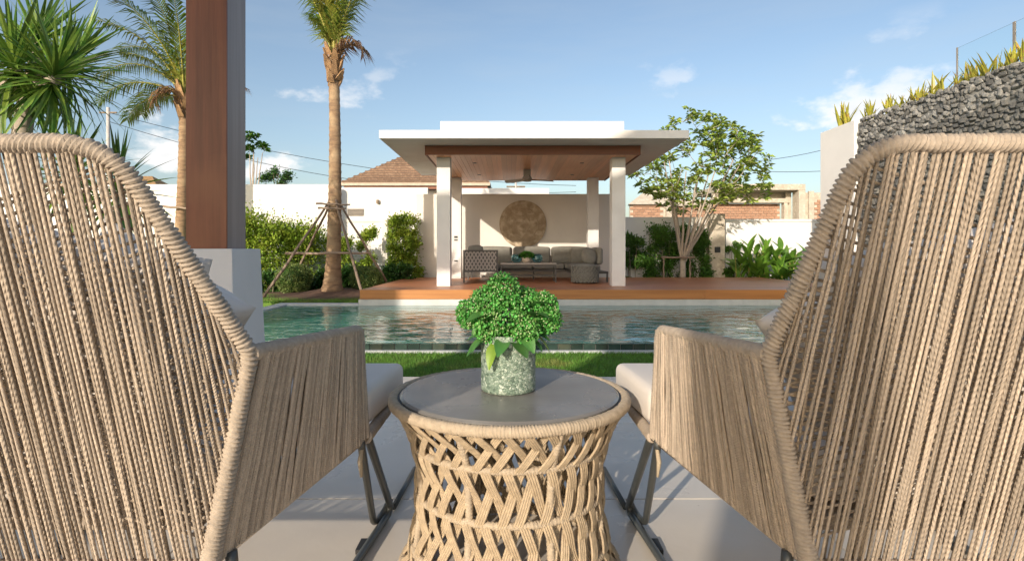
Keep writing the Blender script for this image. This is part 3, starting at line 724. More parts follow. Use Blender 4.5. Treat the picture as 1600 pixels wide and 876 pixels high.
def armchair(label, sgn, wt, seed):
    """sgn: which local side (+1 right, -1 left) faces the side table"""
    Y0 = 1.1
    t = thing('rope_armchair', label, 'armchair', (-sgn * .795, Y0, 0), 'rope armchairs on the terrace')
    rn = random.Random(seed)
    def L(x, y, z): return Vector((x, y - Y0, z))
    Tt = lambda s: L(s * wt, .725, .94); A = lambda s: L(s * .40, .85, .644); B = lambda s: L(s * .31, .90, .292)
    Ff = lambda s: L(s * .443, 1.31, .615); G = lambda s: L(s * .458, 1.31, .362)
    # ---- backrest: bound rim + three layers of cord
    rim = MB()
    path = fillet([B(-1), A(-1), Tt(-1), Tt(1), A(1), B(1)], [0, .02, .066, .066, .02, 0], 9)
    wrapped(rim, path, lambda q: .0116 + .0030 * max(0, abs(q - .5) * 2 - .72) / .28, pitch=.0072, amp=.26, slant=.5)
    back = rim.build('backrest', 'rim', t, smooth=True)
    lo = MB(); wrapped(lo, [B(-1), B(1)], .010, pitch=.008, amp=.1); lo.build('lower_rail', 'rim', back, smooth=True)
    half = [p for p in path[len(path) // 2:] if p.z > .643]
    def upper(x):
        s = 1 if x >= 0 else -1; ax = abs(x)
        if ax <= half[0].x: return L(x, .725, .94)
        for a, b in zip(half[:-1], half[1:]):
            if a.x <= ax <= b.x + 1e-6:
                c_ = a.lerp(b, (ax - a.x) / max(b.x - a.x, 1e-6)); return Vector((s * c_.x, c_.y, c_.z))
        return A(s)
    def lower(x):
        s = 1 if x >= 0 else -1; ax = abs(x)
        if ax <= .31: return L(x, .90, .292)
        return B(s).lerp(A(s), min((ax - .31) / .09, 1))
    def rimz(s, z):
        if z > .644: return A(s).lerp(Tt(s), (z - .644) / (.94 - .644))
        return B(s).lerp(A(s), (z - .292) / (.644 - .292))
    x = -.385
    while x <= .386:
        a, b = upper(x), lower(max(-.398, min(.398, x * 1.06)))
        if (a - b).length > .07:
            o_ = Vector((rn.uniform(-.0015, .0015), rn.uniform(-.002, .002) - .004, 0))
            strand(a + o_, b + o_ + Vector((rn.uniform(-.003, .003), 0, 0)), .00245, back)
        x += .0079 + rn.uniform(-.0012, .0012)
    x = -.380
    while x <= .381:
        a, b = upper(x), lower(max(-.395, min(.395, x * .97 + .006 * sgn)))
        if (a - b).length > .07:
            strand(a + Vector((rn.uniform(-.001, .001), .011, -.004)), b + Vector((rn.uniform(-.003, .003), .016 + rn.uniform(-.003, .003), 0)), .0024, back)
        x += .0125 + rn.uniform(-.002, .002)
    for s in (-1, 1):
        z = .335
        while z < .74:
            a = rimz(-s, z); b = rimz(s, min(z + .19, .92)); strand(a + Vector((0, .004, 0)), b + Vector((0, .004, 0)), .0026, back)
            z += .0150 + rn.uniform(-.002, .002)
    # ---- arms
    for s in (-1, 1):
        am = MB()
        wrapped(am, fillet([A(s), Ff(s), G(s)], [0, .035, 0], 8), lambda q: .0128 if q < .62 else .0128 - .004 * min(1, (q - .62) / .1), pitch=.0055, amp=.07, slant=.2)
        arm = am.build('arm', 'rim', t, smooth=True)
        bm_ = MB().tube([B(s) + Vector((0, .004, .0)), G(s)], .0075, 8); bm_.build('lower_rail', 'rim', arm, smooth=True)
        mb = MB().tube([A(s) + Vector((s * .002, .018, -.01)), B(s) + Vector((s * .002, .016, .01))], .0055, 8); mb.build('frame_rod', 'frame', arm, smooth=True)
        n = 84
        for i in range(n):
            q = (i + .5 + rn.uniform(-.3, .3)) / n
            a = A(s).lerp(Ff(s), q * .985 + .012); b = B(s).lerp(G(s), q * .985 + .012)
            jo = Vector((s * (.009 + rn.uniform(-.002, .002)), 0, 0))
            strand(a + jo, b + jo * .6, .0031 + rn.uniform(-.0003, .0003), arm)
        n = 40
        for i in range(n):
            q = (i + .5 + rn.uniform(-.3, .3)) / n
            a = A(s).lerp(Ff(s), q); b = B(s).lerp(G(s), min(1, max(0, q + .05)))
            jo = Vector((-s * .008, 0, 0)); strand(a + jo, b + jo, .0034, arm)
    # ---- seat
    sm = MB(); wrapped(sm, fillet([G(-1), L(-.45, 1.60, .352), L(-.36, 1.67, .35), L(.36, 1.67, .35), L(.45, 1.60, .352), G(1)], [0, .06, .06, .06, .06, 0], 6), .014, pitch=.0075, amp=.1)
    seat = sm.build('seat_rail', 'rim', t, smooth=True)
    MB().box(-.27, .27, -.16, .5, .330, .352).build('seat_base', 'rim', t)
    cu = MB(); pts = [(-.27, .95), (.27, .95), (.375, 1.33), (.452, 1.36), (.475, 1.70), (-.475, 1.70), (-.452, 1.36), (-.375, 1.33)]
    V = [tuple(L(px_, py_, .368)) for px_, py_ in pts] + [tuple(L(px_, py_, .462)) for px_, py_ in pts]; k = len(pts)
    cu.add(V, [tuple(range(k - 1, -1, -1)), tuple(range(k, 2 * k))] + [(i, (i + 1) % k, (i + 1) % k + k, i + k) for i in range(k)])
    me = cu.mesh('seat_cushion'); bm = bmesh.new(); bm.from_mesh(me)
    bmesh.ops.bevel(bm, geom=[e for e in bm.edges], offset=.022, segments=4, profile=.5, affect='EDGES'); bmesh.ops.triangulate(bm, faces=[f for f in bm.faces if len(f.verts) > 4])
    bm.to_mesh(me); bm.free(); me.polygons.foreach_set('use_smooth', [True] * len(me.polygons)); me.set_sharp_from_angle(angle=R(60))
    link('seat_cushion', me, 'cushion', t)
    # cushions leaning on the back
    pb = pillow('back_cushion', 'cushion', .30, .21, .055, t, seed, .06)
    pb.matrix_local = Matrix.Translation(L(-sgn * .03, .965, .655)) @ Matrix.Rotation(R(sgn * 13), 4, 'Y') @ Matrix.Rotation(R(104), 4, 'X')
    # ---- legs: a hairpin each side that turns into a floor runner
    for s in (-1, 1):
        lg = MB()
        a1, a2 = L(s * .457, 1.325, .36), L(s * .452, 1.285, .36)
        lg.tube(resample(fillet([a1, L(s * .435, 1.70, .013), L(s * .408, 1.42, .013), L(s * .385, .98, .013)], [0, .05, 0, 0], 8), .03), .0105, 10)
        leg = lg.build('leg', 'frame', t, smooth=True)
        MB().tube(resample(fillet([a2, L(s * .405, 1.60, .016), L(s * .418, 1.665, .016), L(s * .434, 1.69, .05)], [0, .035, .03, 0], 8), .02), .0095, 10).build('hairpin_rod', 'frame', leg, smooth=True)
        MB().tube([L(s * .438, 1.715, .012), L(s * .452, 2.02, .012)], .0085, 10).build('front_runner', 'frame', leg, smooth=True)
        MB().tube(resample(fillet([L(s * .385, .98, .013), L(s * .37, .90, .013), L(s * .33, .93, .30)], [0, .04, 0], 6), .02), .010, 10).build('rear_rod', 'frame', leg, smooth=True)
        MB().box(-.012, .012, -.03, .03, 0, .012).build('foot_pad', 'black', leg).location = L(s * .40, 1.5, .0)
    # loose rope end under the arm
    s = sgn
    e = MB().tube([G(s) + Vector((-s * .005, -.012, -.01)), G(s) + Vector((-s * .01, -.018, -.05)), G(s) + Vector((-s * .006, -.02, -.085))], [.004, .006, .003], 6)
    e.build('rope_end', 'thread', t, smooth=True)
    return t

lc = armchair('rope woven armchair left of the round side table, seen from behind', 1, .272, 3)
rc = armchair('rope woven armchair right of the round side table, seen from behind', -1, .335, 5)
def throw(label, loc, rx, ry, rz, seed):
    o = pillow('throw_pillow', 'cushion', .172, .172, .06, None, seed, .10, .005)
    o.matrix_world = Matrix.Translation(loc) @ Matrix.Rotation(R(rz), 4, 'Z') @ Matrix.Rotation(R(ry), 4, 'Y') @ Matrix.Rotation(R(rx), 4, 'X')
    return tag(o, label, 'pillow')
throw('cream throw pillow poking out beside the left armchair arm', (-.695, 1.10, .640), 108, 30, -4, 21)
throw('creased cream throw pillow poking out beside the right armchair arm', (.68, 1.10, .615), 108, -30, 4, 33)

# ---- side table
TX, TY = 0.0, 1.43
tb = thing('side_table', 'round hourglass side table woven from tan rope with dark stone top', 'table', (TX, TY, 0))
rings = [(.292, .430), (.243, .330), (.232, .208), (.246, .085), (.27, .014)]
def prof(z):
    for (r0, z0), (r1, z1) in zip(rings[:-1], rings[1:]):
        if z1 <= z <= z0:
            q = (z0 - z) / (z0 - z1); return r0 + (r1 - r0) * q
    return rings[0][0]
for i, (r, z) in enumerate(rings):
    m = MB(); pts = [(r * math.cos(a), r * math.sin(a), z) for a in np.linspace(0, 2 * math.pi, 181)[:-1]]
    wrapped(m, pts, (.0130, .0085, .0085, .0085, .012)[i], pitch=(.0072, .0085, .0085, .0085, .009)[i], amp=.10 if i == 0 else .14, closed=True)
    m.build('top_ring' if i == 0 else 'hoop', 'rimtable', tb, smooth=True)
MB().lathe([(0, .004), (.270, .004), (.2765, .0), (.2765, -.012), (0, -.012)], 96, (0, 0, .441)).build('table_top', 'tabletop', tb, smooth=True, sharp=25)
MB().lathe([(.277, .0), (.2825, .0), (.2825, -.01), (.277, -.01)], 96, (0, 0, .438)).build('top_seam', 'black', tb)
NS = 32
for tier in range(4):
    (r0, z0), (r1, z1) = rings[tier], rings[tier + 1]
    for sgn in (-1, 1):
        dth = sgn * (2 * math.pi / NS) * (1.35 if tier == 0 else .95)
        m = MB()
        for c in (-1.5, -.5, .5, 1.5):
            pts = []
            for q in np.linspace(0, 1, 9):
                th = dth * (q - .5) + c * .0056 / r0
                bow = -.006 * math.sin(math.pi * q)
                rr = r0 + (r1 - r0) * q + bow + sgn * .0055 * math.cos(math.pi * q) + (.004 if sgn > 0 else -.004) * math.sin(math.pi * q * 2)
                pts.append((rr * math.sin(th), -rr * math.cos(th), z0 + (z1 - z0) * q))
            m.tube(pts, .0033, 6, cap=False)
        me = m.mesh('strap'); me.materials.append(MT['strap']); me.polygons.foreach_set('use_smooth', [True] * len(me.polygons))
        for k in range(NS):
            o = link('strap', me, None, tb); o.rotation_euler = (0, 0, 2 * math.pi * (k + (.25 if sgn > 0 else 0)) / NS + random.uniform(-.035, .035))
for k in range(8):
    a = R(-90 + 22.5 + 45 * k); m = MB()
    wrapped(m, [((prof(z) - .004) * math.cos(a), (prof(z) - .004) * math.sin(a), z) for z in np.linspace(.42, .016, 24)], .0088, pitch=.0085, amp=.12)
    m.build('post', 'rimtable', tb, smooth=True)

# ---- vase and bouquet
TZ = .4455
vs = thing('mosaic_vase', 'cylindrical vase of pale green stone chips standing on the side table', 'vase', (-.003, 1.43, TZ))
m = MB(); N = 72; V = []; zs = [0, .004, .012] + list(np.linspace(.02, .132, 18)) + [.140, .144]
vr = np.random.default_rng(4)
for i, z in enumerate(zs):
    for k in range(N):
        a = 2 * math.pi * k / N; r = .0695 - (.004 if i == 0 else 0) + (vr.normal(0, .0006) if 1 < i else 0)
        V.append((r * math.cos(a), r * math.sin(a), z))
nz_ = len(zs)
for r, z in ((.064, .144), (.063, .02)):
    for k in range(N): V.append((r * math.cos(2 * math.pi * k / N), r * math.sin(2 * math.pi * k / N), z))
f = []
for i in range(nz_ + 1):
    for k in range(N): f.append((i * N + k, i * N + (k + 1) % N, (i + 1) * N + (k + 1) % N, (i + 1) * N + k))
f += [tuple(range(N - 1, -1, -1)), tuple((nz_ + 1) * N + k for k in range(N))]
m.add(V, f).build('body', 'mosaic', vs, smooth=True, sharp=50)

bq = thing('flower_bouquet', 'green viburnum blossom balls with leaves standing in the mosaic vase', 'flowers', (-.003, 1.43, TZ + .088))
heads = [(-.012, .0, .164, .041), (-.085, -.010, .107, .036), (-.053, .004, .136, .035), (.004, -.036, .104, .053), (.080, .0, .124, .036),
         (.090, -.006, .094, .033), (.037, -.056, .074, .034), (.040, .030, .130, .038), (-.046, -.044, .078, .034), (-.05, .06, .11, .042), (.05, .06, .10, .042)]
ico = bmesh.new(); bmesh.ops.create_icosphere(ico, subdivisions=1, radius=1.0)
iv = np.array([v.co[:] for v in ico.verts]); ifc = np.array([[v.index for v in f_.verts] for f_ in ico.faces]); ico.free()
for hi, (hx, hy, hz, hr) in enumerate(heads):
    hx *= 1.1
    n = 340; i_ = np.arange(n) + .5; ph = np.arccos(1 - 2 * i_ / n); th = np.pi * (1 + 5 ** .5) * i_
    d = np.stack([np.cos(th) * np.sin(ph), np.sin(th) * np.sin(ph), np.cos(ph)], 1) + rng.normal(0, .06, (n, 3))
    rr = hr * rng.uniform(.78, 1.08, n) * (1 + .10 * np.sin(th * 3) * np.sin(ph * 5))
    ctr = d * rr[:, None]; s = rng.uniform(.0020, .0044, n)
    V = (iv[None] * s[:, None, None] * np.array([1, 1, 1.2]) + ctr[:, None]).reshape(-1, 3)
    Fc = (ifc[None] + (np.arange(n) * len(iv))[:, None, None]).reshape(-1, 3)
    hd = link('blossom', fast_mesh('blossom', V, Fc), 'flower', bq, (hx, hy, hz)); tag(hd, kind='stuff')
    # little open florets between the buds
    n = 520; d = norm(rng.normal(size=(n, 3))); pos = d * hr * rng.uniform(.8, 1.05, n)[:, None]
    tag(link('floret', leaves('floret', pos, norm(rng.normal(size=(n, 3))) * .9 + d * .5, .0105, .009), 'flower', hd), kind='stuff')
    n = 120; d = norm(rng.normal(size=(n, 3)) + np.array([.0, -.3, .2])); s = rng.uniform(.0014, .0024, n); ctr = d * hr * rng.uniform(1.0, 1.1, n)[:, None]
    V = (iv[None] * s[:, None, None] + ctr[:, None]).reshape(-1, 3); Fc = (ifc[None] + (np.arange(n) * len(iv))[:, None, None]).reshape(-1, 3)
    tag(link('pale_bud', fast_mesh('pale_bud', V, Fc), 'flower_tip', hd), kind='stuff')
    MB().tube([(0, 0, 0), (-hx * .6, -hy * .6, -hz * .6), (-hx * .7, -hy * .7, -hz - .06)], .0025, 6).build('stem', 'flower_leaf', hd)
def leaf_mesh(name, L_, W_, curl, fold, m, nseg=7):
    V = []
    for i in range(nseg + 1):
        q = i / nseg; w = W_ * math.sin(math.pi * min(1, q * .93 + .05)) ** .8; x = L_ * q; z = -curl * L_ * q * q
        V += [(x, -w / 2, z + fold * w * .5), (x, -w / 4, z + fold * w * .16), (x, 0, z), (x, w / 4, z + fold * w * .16), (x, w / 2, z + fold * w * .5)]
    f = [(i * 5 + k, i * 5 + k + 1, i * 5 + k + 6, i * 5 + k + 5) for i in range(nseg) for k in range(4)]
    me = MB().add(V, f).mesh(name); me.materials.append(MT[m]); me.polygons.foreach_set('use_smooth', [True] * len(f)); return me
lmA = leaf_mesh('leaf', .066, .038, .45, .35, 'flower_leaf'); lmB = leaf_mesh('leaf', .058, .03, .7, .35, 'flower_leaf2')
for az, el, rad, z, me in ((-150, -5, .045, .050, lmA), (-100, 0, .05, .045, lmA), (-118, -25, .062, .04, lmB), (-70, -8, .05, .048, lmA), (-40, 0, .05, .05, lmA), (-12, -10, .06, .055, lmB),
                           (-170, -15, .05, .042, lmA), (-25, 10, .045, .06, lmA), (20, 10, .05, .06, lmA), (60, 20, .04, .07, lmA), (120, 15, .04, .07, lmA), (165, 5, .05, .05, lmA), (-128, 30, .05, .09, lmA), (-140, 15, .058, .105, lmA), (-45, 25, .068, .105, lmA), (-20, 35, .055, .12, lmA), (-62, -20, .062, .07, lmA)):
    o = link('leaf', me, None, bq); a = R(az)
    o.location = (rad * math.cos(a), rad * math.sin(a), z); o.rotation_euler = (R(random.uniform(-25, 25)), -R(el), a)

# ------------------------------------------------------------------ planting helpers
def shrub(name, label, c, half, n, ls, m, group=None, shape='box', stems=4, fill=.72, cat='shrub', seed=0):
    """leafy mass with real leaves; c = base centre"""
    t = thing(name, label, cat, tuple(c), group)
    hx, hy, hz = half
    k = max(6, int(n / 260)); rs = np.random.default_rng(seed + 77)
    # clumps spread through the volume give lumps and gaps
    if shape == 'box':
        cl = rs.uniform(-1, 1, (k, 3)) * np.array([hx * .86, hy * .8, hz * .96]) + np.array([0, 0, hz])
        tp = cl[:, 2] / (2 * hz); cl[:, 0] *= 1.06 - .28 * tp ** 2
    else:
        cl = norm(rs.normal(size=(k, 3))) * (rs.uniform(.35, 1, k) ** .4)[:, None] * np.array([hx, hy, hz]) * .86 + np.array([0, 0, hz])
        cl[:, 2] = np.abs(cl[:, 2])
    idx = rs.integers(0, k, n); cr_ = min(hx, hz) * .34
    pos = cl[idx] + rs.normal(size=(n, 3)) * cr_ * .62 * np.array([1, min(1, hy / hx * 1.4), 1])
    pos[:, 2] = np.maximum(pos[:, 2], .02)
    out = norm(pos - np.array([0, 0, hz]) + rs.normal(size=(n, 3)) * .8 * hx) + np.array([0, -.25, .35])
    tag(link('foliage', leaves('foliage', pos, out + rs.normal(size=(n, 3)) * .35, ls, ls * .5), m, t), kind='stuff')
    for i in range(stems):
        a = rs.uniform(-1, 1, 2); MB().tube([(a[0] * hx * .4, a[1] * hy * .3, -.02), (a[0] * hx * .5, a[1] * hy * .4, hz * .8), (a[0] * hx * .8, a[1] * hy * .5, hz * 1.7)], [.014, .01, .004], 5).build('stem', 'bark_grey', t)
    return t
def ball(name, label, c, r, n, m):
    t = thing(name, label, 'shrub', tuple(c), 'clipped ball shrubs')
    d = norm(rng.normal(size=(n, 3))); d[:, 2] *= .92
    lump = 1 + .05 * np.sin(d[:, 0] * 7 + d[:, 2] * 5) + .04 * np.sin(d[:, 1] * 9 + 2)
    pos = d * (r * lump * rng.uniform(.80, 1.0, n))[:, None] + np.array([0, 0, r * .86]); pos[:, 2] = np.maximum(pos[:, 2], .01)
    tag(link('foliage', leaves('foliage', pos, d + rng.normal(size=(n, 3)) * .5, .045, .028), m, t), kind='stuff')
    MB().tube([(0, 0, -.02), (0, 0, r * .9)], [.03, .015], 6).build('stem', 'bark_grey', t)
    bmn = bmesh.new(); bmesh.ops.create_icosphere(bmn, subdivisions=3, radius=r * .78); me = bpy.data.meshes.new('twig_core'); bmn.to_mesh(me); bmn.free()
    link('twig_core', me, 'leaf_dark', t, (0, 0, r * .86))
    return t

# left hedge plants against the white wall
g0 = GARDEN
shrub('climbing_shrub', 'yellow green leafy shrub beside the grey plinth on the far left', (P(395, 0, 14.6).x, 14.6, g0), (.85, .4, .94), 8500, .10, 'leaf_lime', 'leafy shrubs along the white wall', seed=1)
shrub('climbing_shrub', 'yellow green leafy shrub left of the palm trunk', (P(466, 0, 15.0).x, 15.0, g0), (.70, .4, .80), 7600, .10, 'leaf_lime', 'leafy shrubs along the white wall', seed=2)
shrub('climbing_shrub', 'yellow green leafy shrub right behind the palm trunk', (P(528, 0, 15.3).x, 15.3, g0), (.42, .3, .78), 3600, .10, 'leaf_lime', 'leafy shrubs along the white wall', seed=3)
shrub('climbing_shrub', 'slender leafy shrub between palm and ivy column', (P(575, 0, 15.6).x, 15.6, g0), (.32, .25, .78), 3400, .09, 'leaf_lime', 'leafy shrubs along the white wall', seed=4)
shrub('ivy_column', 'tall block of green ivy left of the pavilion', (P(630, 0, 15.3).x, 15.3, g0), (.40, .2, .97), 9500, .085, 'leaf_lime', seed=5)
shrub('low_shrub', 'dark green low shrub behind the left ball shrub', (P(420, 0, 13.6).x, 13.6, g0), (.55, .35, .22), 3000, .09, 'leaf_dark', 'dark low shrubs under the hedge', seed=6)
shrub('low_shrub', 'dark green low shrub just left of the palm base', (P(492, 0, 13.7).x, 13.7, g0), (.36, .3, .27), 2600, .09, 'leaf_dark', 'dark low shrubs under the hedge', seed=7)
shrub('low_shrub', 'dark green low shrub right of the palm base', (P(552, 0, 13.9).x, 13.9, g0), (.34, .3, .27), 2400, .09, 'leaf_dark', 'dark low shrubs under the hedge', seed=8)
shrub('low_shrub', 'dark green low shrub at the foot of the ivy column', (P(618, 0, 14.6).x, 14.6, g0), (.5, .3, .28), 3400, .09, 'leaf_dark', 'dark low shrubs under the hedge', seed=9)
ball('ball_shrub', 'clipped round shrub left of the palm base', (P(459, 0, 12.9).x, 12.9, g0), .40, 5200, 'leaf_ball')
ball('ball_shrub', 'clipped round shrub right of the palm base beside the deck', (P(572, 0, 13.1).x, 13.1, g0), .36, 4600, 'leaf_ball')
tag(MB().lathe([(2.0, .0), (1.4, .025), (.8, .06), (.4, .13), (0, .16)], 40, (0, 0, 0)).build('soil_mound', 'soil', smooth=True, loc=(P(519, 0, 12.4).x, 12.7, g0 + .004)), kind='structure')

# ------------------------------------------------------------------ palms
def frond_mesh(L_, el0, droop, nl=46, ll=.6, width=.035, hang=.5, seed=0):
    rs = np.random.default_rng(seed); pts = []; p = np.array([0., 0., 0.]); el = el0; n = 16
    for i in range(n + 1):
        pts.append(p.copy()); p = p + np.array([math.cos(el), 0, math.sin(el)]) * L_ / n; el -= droop / n * (.4 + 1.3 * i / n)
    pts = np.array(pts); V = []; Fq = []
    for i in range(nl):
        q = .16 + .84 * i / (nl - 1); x = q * n; a = int(min(x, n - 1)); c = pts[a] + (pts[a + 1] - pts[a]) * (x - a)
        tg = pts[a + 1] - pts[a]; tg = tg / np.linalg.norm(tg)
        l = ll * (math.sin(math.pi * (.12 + .80 * q)) ** .7) * rs.uniform(.8, 1.12)
        for s in (-1, 1):
            d = np.array([0, s, 0]) * .85 + tg * (.55 + .3 * q) + np.array([0, 0, rs.uniform(-.12, .22)]); d /= np.linalg.norm(d)
            m1 = c + d * l * .5; d2 = d + np.array([0, 0, -hang * rs.uniform(.7, 1.5)]); d2 /= np.linalg.norm(d2); e = m1 + d2 * l * .5
            wv_ = np.cross(d, tg); wv_ = np.cross(d, wv_); wv_ = wv_ / (np.linalg.norm(wv_) + 1e-9) * width * .5
            o = len(V); V += [c - wv_ * .5, c + wv_ * .5, m1 - wv_, m1 + wv_, e, e + wv_ * .05]
            Fq += [(o, o + 1, o + 3, o + 2), (o + 2, o + 3, o + 5, o + 4)]
    me = fast_mesh('frond', np.array(V), np.array(Fq)); return me, pts
def palm(name, label, base, top, r0, r1, fronds, stake=None, seed=0):
    base, top = Vector(base), Vector(top)
    t = thing(name, label, 'palm', tuple(base)); d = top - base; H = d.length
    m = MB(); n = 130; pts = []; rr = []; rs = random.Random(seed)
    for i in range(n + 1):
        q = i / n; pts.append(d * q + Vector((.05 * math.sin(q * 3.1), 0, 0)))
        fl = 1.0 + .75 * math.exp(-q * H / .28); ring = .06 * (1 if (i % 4 == 0) else (-.2 if i % 4 == 2 else 0))
        rr.append((r0 + (r1 - r0) * min(1, q * 1.3)) * fl * (1 + ring + rs.uniform(-.018, .018)))
    m.tube(pts, rr, 18); m.build('trunk', 'palmtrunk', t, smooth=True)
    # old leaf bases under the crown
    bw_ = MB().add([(-.07, 0, 0), (.07, 0, 0), (.055, -.05, .16), (-.055, -.05, .16), (.03, -.085, .34), (-.03, -.085, .34), (-.05, .035, .02), (.05, .035, .02), (.02, -.05, .34), (-.02, -.05, .34)],
                   [(0, 1, 2, 3), (3, 2, 4, 5), (7, 6, 9, 8), (1, 7, 8, 4, 2), (6, 0, 3, 5, 9), (5, 4, 8, 9), (0, 6, 7, 1)]).mesh('leaf_base'); bw_.materials.append(MT['palmboot'])
    for i in range(30):
        a = i * 2.4 + rs.uniform(-.2, .2); z = H - .62 + i * .024; rad = r1 * (1.0 + .1 * (i % 3))
        o = link('leaf_base', bw_, None, t); o.location = (d.x + rad * math.cos(a), d.y + rad * math.sin(a), z)
        o.rotation_euler = (R(rs.uniform(-14, 22)), 0, a + math.pi / 2); o.scale = (rs.uniform(.8, 1.2), rs.uniform(.8, 1.2), rs.uniform(.55, 1.0))
    for k, (az, el, L_, dr, dry) in enumerate(fronds):
        me, pts = frond_mesh(L_, R(el), R(dr), seed=seed * 50 + k, ll=.68, hang=.9)
        fo = link('frond', me, 'frond_dry' if dry else 'frond', t); fo.location = d + Vector((0, 0, .05 - .02 * k % .2)); fo.rotation_euler = (0, 0, R(az))
        st = MB().tube([tuple(p) for p in pts], lambda q: .028 * (1 - q) + .004, 6); st.build('rachis', 'petiole' if not dry else 'frond_dry', fo, smooth=True)
    return t
pb_ = P(519, 463, 12.4); pt_ = P(521, 92, 12.4)
palm('coconut_palm', 'tall propped coconut palm with ringed trunk left of the pavilion', (pb_.x, 12.4, g0), tuple(pt_), .165, .118,
     [(10, 84, 2.8, 50, 0), (95, 83, 2.9, 50, 0), (185, 84, 2.8, 55, 0), (250, 85, 2.7, 45, 0), (300, 82, 2.8, 55, 0), (140, 80, 2.7, 60, 0), (45, 80, 2.7, 60, 0), (215, 79, 2.6, 60, 0), (335, 78, 2.6, 60, 0), (-5, 76, 1.05, 178, 1), (172, 82, 1.1, 60, 0), (260, 84, 1.3, 40, 0)], seed=2)
p2b = P(277, 0, 14.2); p2t = P(288, 150, 14.2)
palm('coconut_palm', 'leaning coconut palm half hidden behind the dark wood column', (p2b.x, 14.2, g0), (p2t.x, 14.2, p2t.z), .155, .12,
     [(178, 48, 2.6, 105, 0), (165, 62, 2.7, 80, 0), (200, 66, 2.7, 70, 0), (150, 30, 2.3, 100, 0), (110, 72, 2.7, 60, 0), (70, 78, 2.6, 40, 0), (20, 80, 2.5, 30, 0), (-5, 34, 1.75, 70, 1), (270, 78, 2.6, 50, 0), (290, 76, 2.5, 40, 0), (240, 70, 2.7, 60, 0), (215, 20, .9, 150, 1), (182, 56, 2.0, 60, 0), (186, 28, 2.3, 95, 0), (170, 12, 1.9, 80, 0)], seed=5)
def prop(name, label, pts, r=.032, group='wooden stakes propping the palm'):
    pts = [Vector(p) for p in pts]; b = pts[0]; d = pts[-1] - b
    m = MB(); n = 8; L_ = d.length
    q = d.to_track_quat('Z', 'X')
    m.tube([(.008 * math.sin(i * 1.7), .008 * math.cos(i * 2.3), L_ * i / n) for i in range(n + 1)], lambda t: r * (1 - .25 * t), 8)
    o = m.build(name, 'stake', None, smooth=True); o.location = b; o.rotation_mode = 'QUATERNION'; o.rotation_quaternion = q
    return tag(o, label, 'stake', group)
Yp = 12.4
prop('palm_stake', 'long wooden stake leaning from the plinth to the palm, leftmost', [P(408, 470, 11.6), P(514, 316, 12.25)])
prop('palm_stake', 'wooden stake behind the left ball shrub leaning on the palm', [P(455, 442, 13.4), P(516, 318, 12.5)])
prop('palm_stake', 'wooden stake standing at the deck corner leaning on the palm', [P(570, 473, 11.5), P(524, 312, 12.25)])
prop('palm_stake', 'wooden stake ending behind the right ball shrub', [P(604, 440, 13.3), P(530, 316, 12.5)])
prop('palm_crossbar', 'long horizontal pole tied across the palm stakes', [P(446, 396, 12.05), P(580, 395, 12.05)], .03)
prop('palm_crossbar', 'upper short tie bar around the palm trunk', [P(494, 318, 12.15), P(547, 320, 12.15)], .022)
prop('palm_crossbar', 'lower short tie bar around the palm trunk', [P(497, 325, 12.13), P(540, 326, 12.13)], .022)
prop('palm_crossbar', 'tie bar on the half hidden palm', [P(248, 322, 13.95), P(300, 326, 13.95)], .03)

# ------------------------------------------------------------------ sword leaved tree on the left
def sword(L_, W_, droop, m, name='leaf'):
    V = []; n = 6
    for i in range(n + 1):
        q = i / n; w = W_ * (.55 + .45 * min(1, q * 3)) * (1 - q ** 2.2) + .001; x = L_ * q; z = -droop * L_ * q ** 2.2
        V += [(x, -w / 2, z + w * .18), (x, 0, z), (x, w / 2, z + w * .18)]
    f = [(i * 3 + k, i * 3 + k + 1, i * 3 + k + 4, i * 3 + k + 3) for i in range(n) for k in range(2)]
    me = MB().add(V, f).mesh(name); me.materials.append(MT[m]); return me
swords = [sword(.84, .066, d_, 'leaf_sword') for d_ in (.02, .12, .25, .45)]
def rosette(parent, loc, n, spread=(-50, 88), scale=1.0, rs=None, tilt=(0, 0)):
    h = thing('leaf_rosette', None, None, loc); h.parent = parent
    h.rotation_euler = (R(tilt[0]), R(tilt[1]), 0)
    for i in range(n):
        q = i / n; el = spread[1] - (spread[1] - spread[0]) * q ** .85 + rs.uniform(-7, 7); az = i * 137.5 + rs.uniform(-10, 10)
        o = link('leaf', swords[min(3, int(q * 3.2 + rs.uniform(0, .9)))], None, h)
        o.location = (0, 0, -.22 * q); o.rotation_euler = (R(rs.uniform(-15, 15)), -R(el), R(az)); s = scale * rs.uniform(.8, 1.12); o.scale = (s, s, s)
    return h
dr = thing('dragon_tree', 'multi headed tree with long green sword leaves above the left armchair', 'tree', (-6.1, 7.2, LAWN))
rs = random.Random(9)
Yd = 7.2
def loc_(x, y, Y): return P(x, y, Y) - Vector((-6.1, 7.2, LAWN))
m = MB(); b0 = loc_(28, 250, Yd); fk = loc_(45, 140, Yd)
m.tube([(0, 0, 0), (.02, 0, 1.2), tuple(b0), tuple(fk)], [.17, .14, .115, .10], 12)
hd = [loc_(22, 95, 7.0), loc_(88, 112, 6.9), loc_(112, 98, 7.5), loc_(-30, 110, 7.3), loc_(60, 60, 7.8)]
for h in hd: m.tube([tuple(fk), tuple(fk.lerp(h, .5) + Vector((0, 0, -.06))), tuple(h + Vector((0, 0, -.1)))], [.085, .075, .06], 9)
m.build('trunk', 'bark_pale', dr, smooth=True)
for h, n, tl in zip(hd, (84, 90, 80, 70, 60), ((0, -6), (0, 22), (-10, 26), (0, -20), (-15, 5))): rosette(dr, tuple(h), n, rs=rs, tilt=tl, scale=1.08)
dr2 = thing('dragon_tree', 'smaller sword leaved plant showing behind the rim of the left armchair', 'tree', (P(185, 0, 8.2).x, 8.2, LAWN))
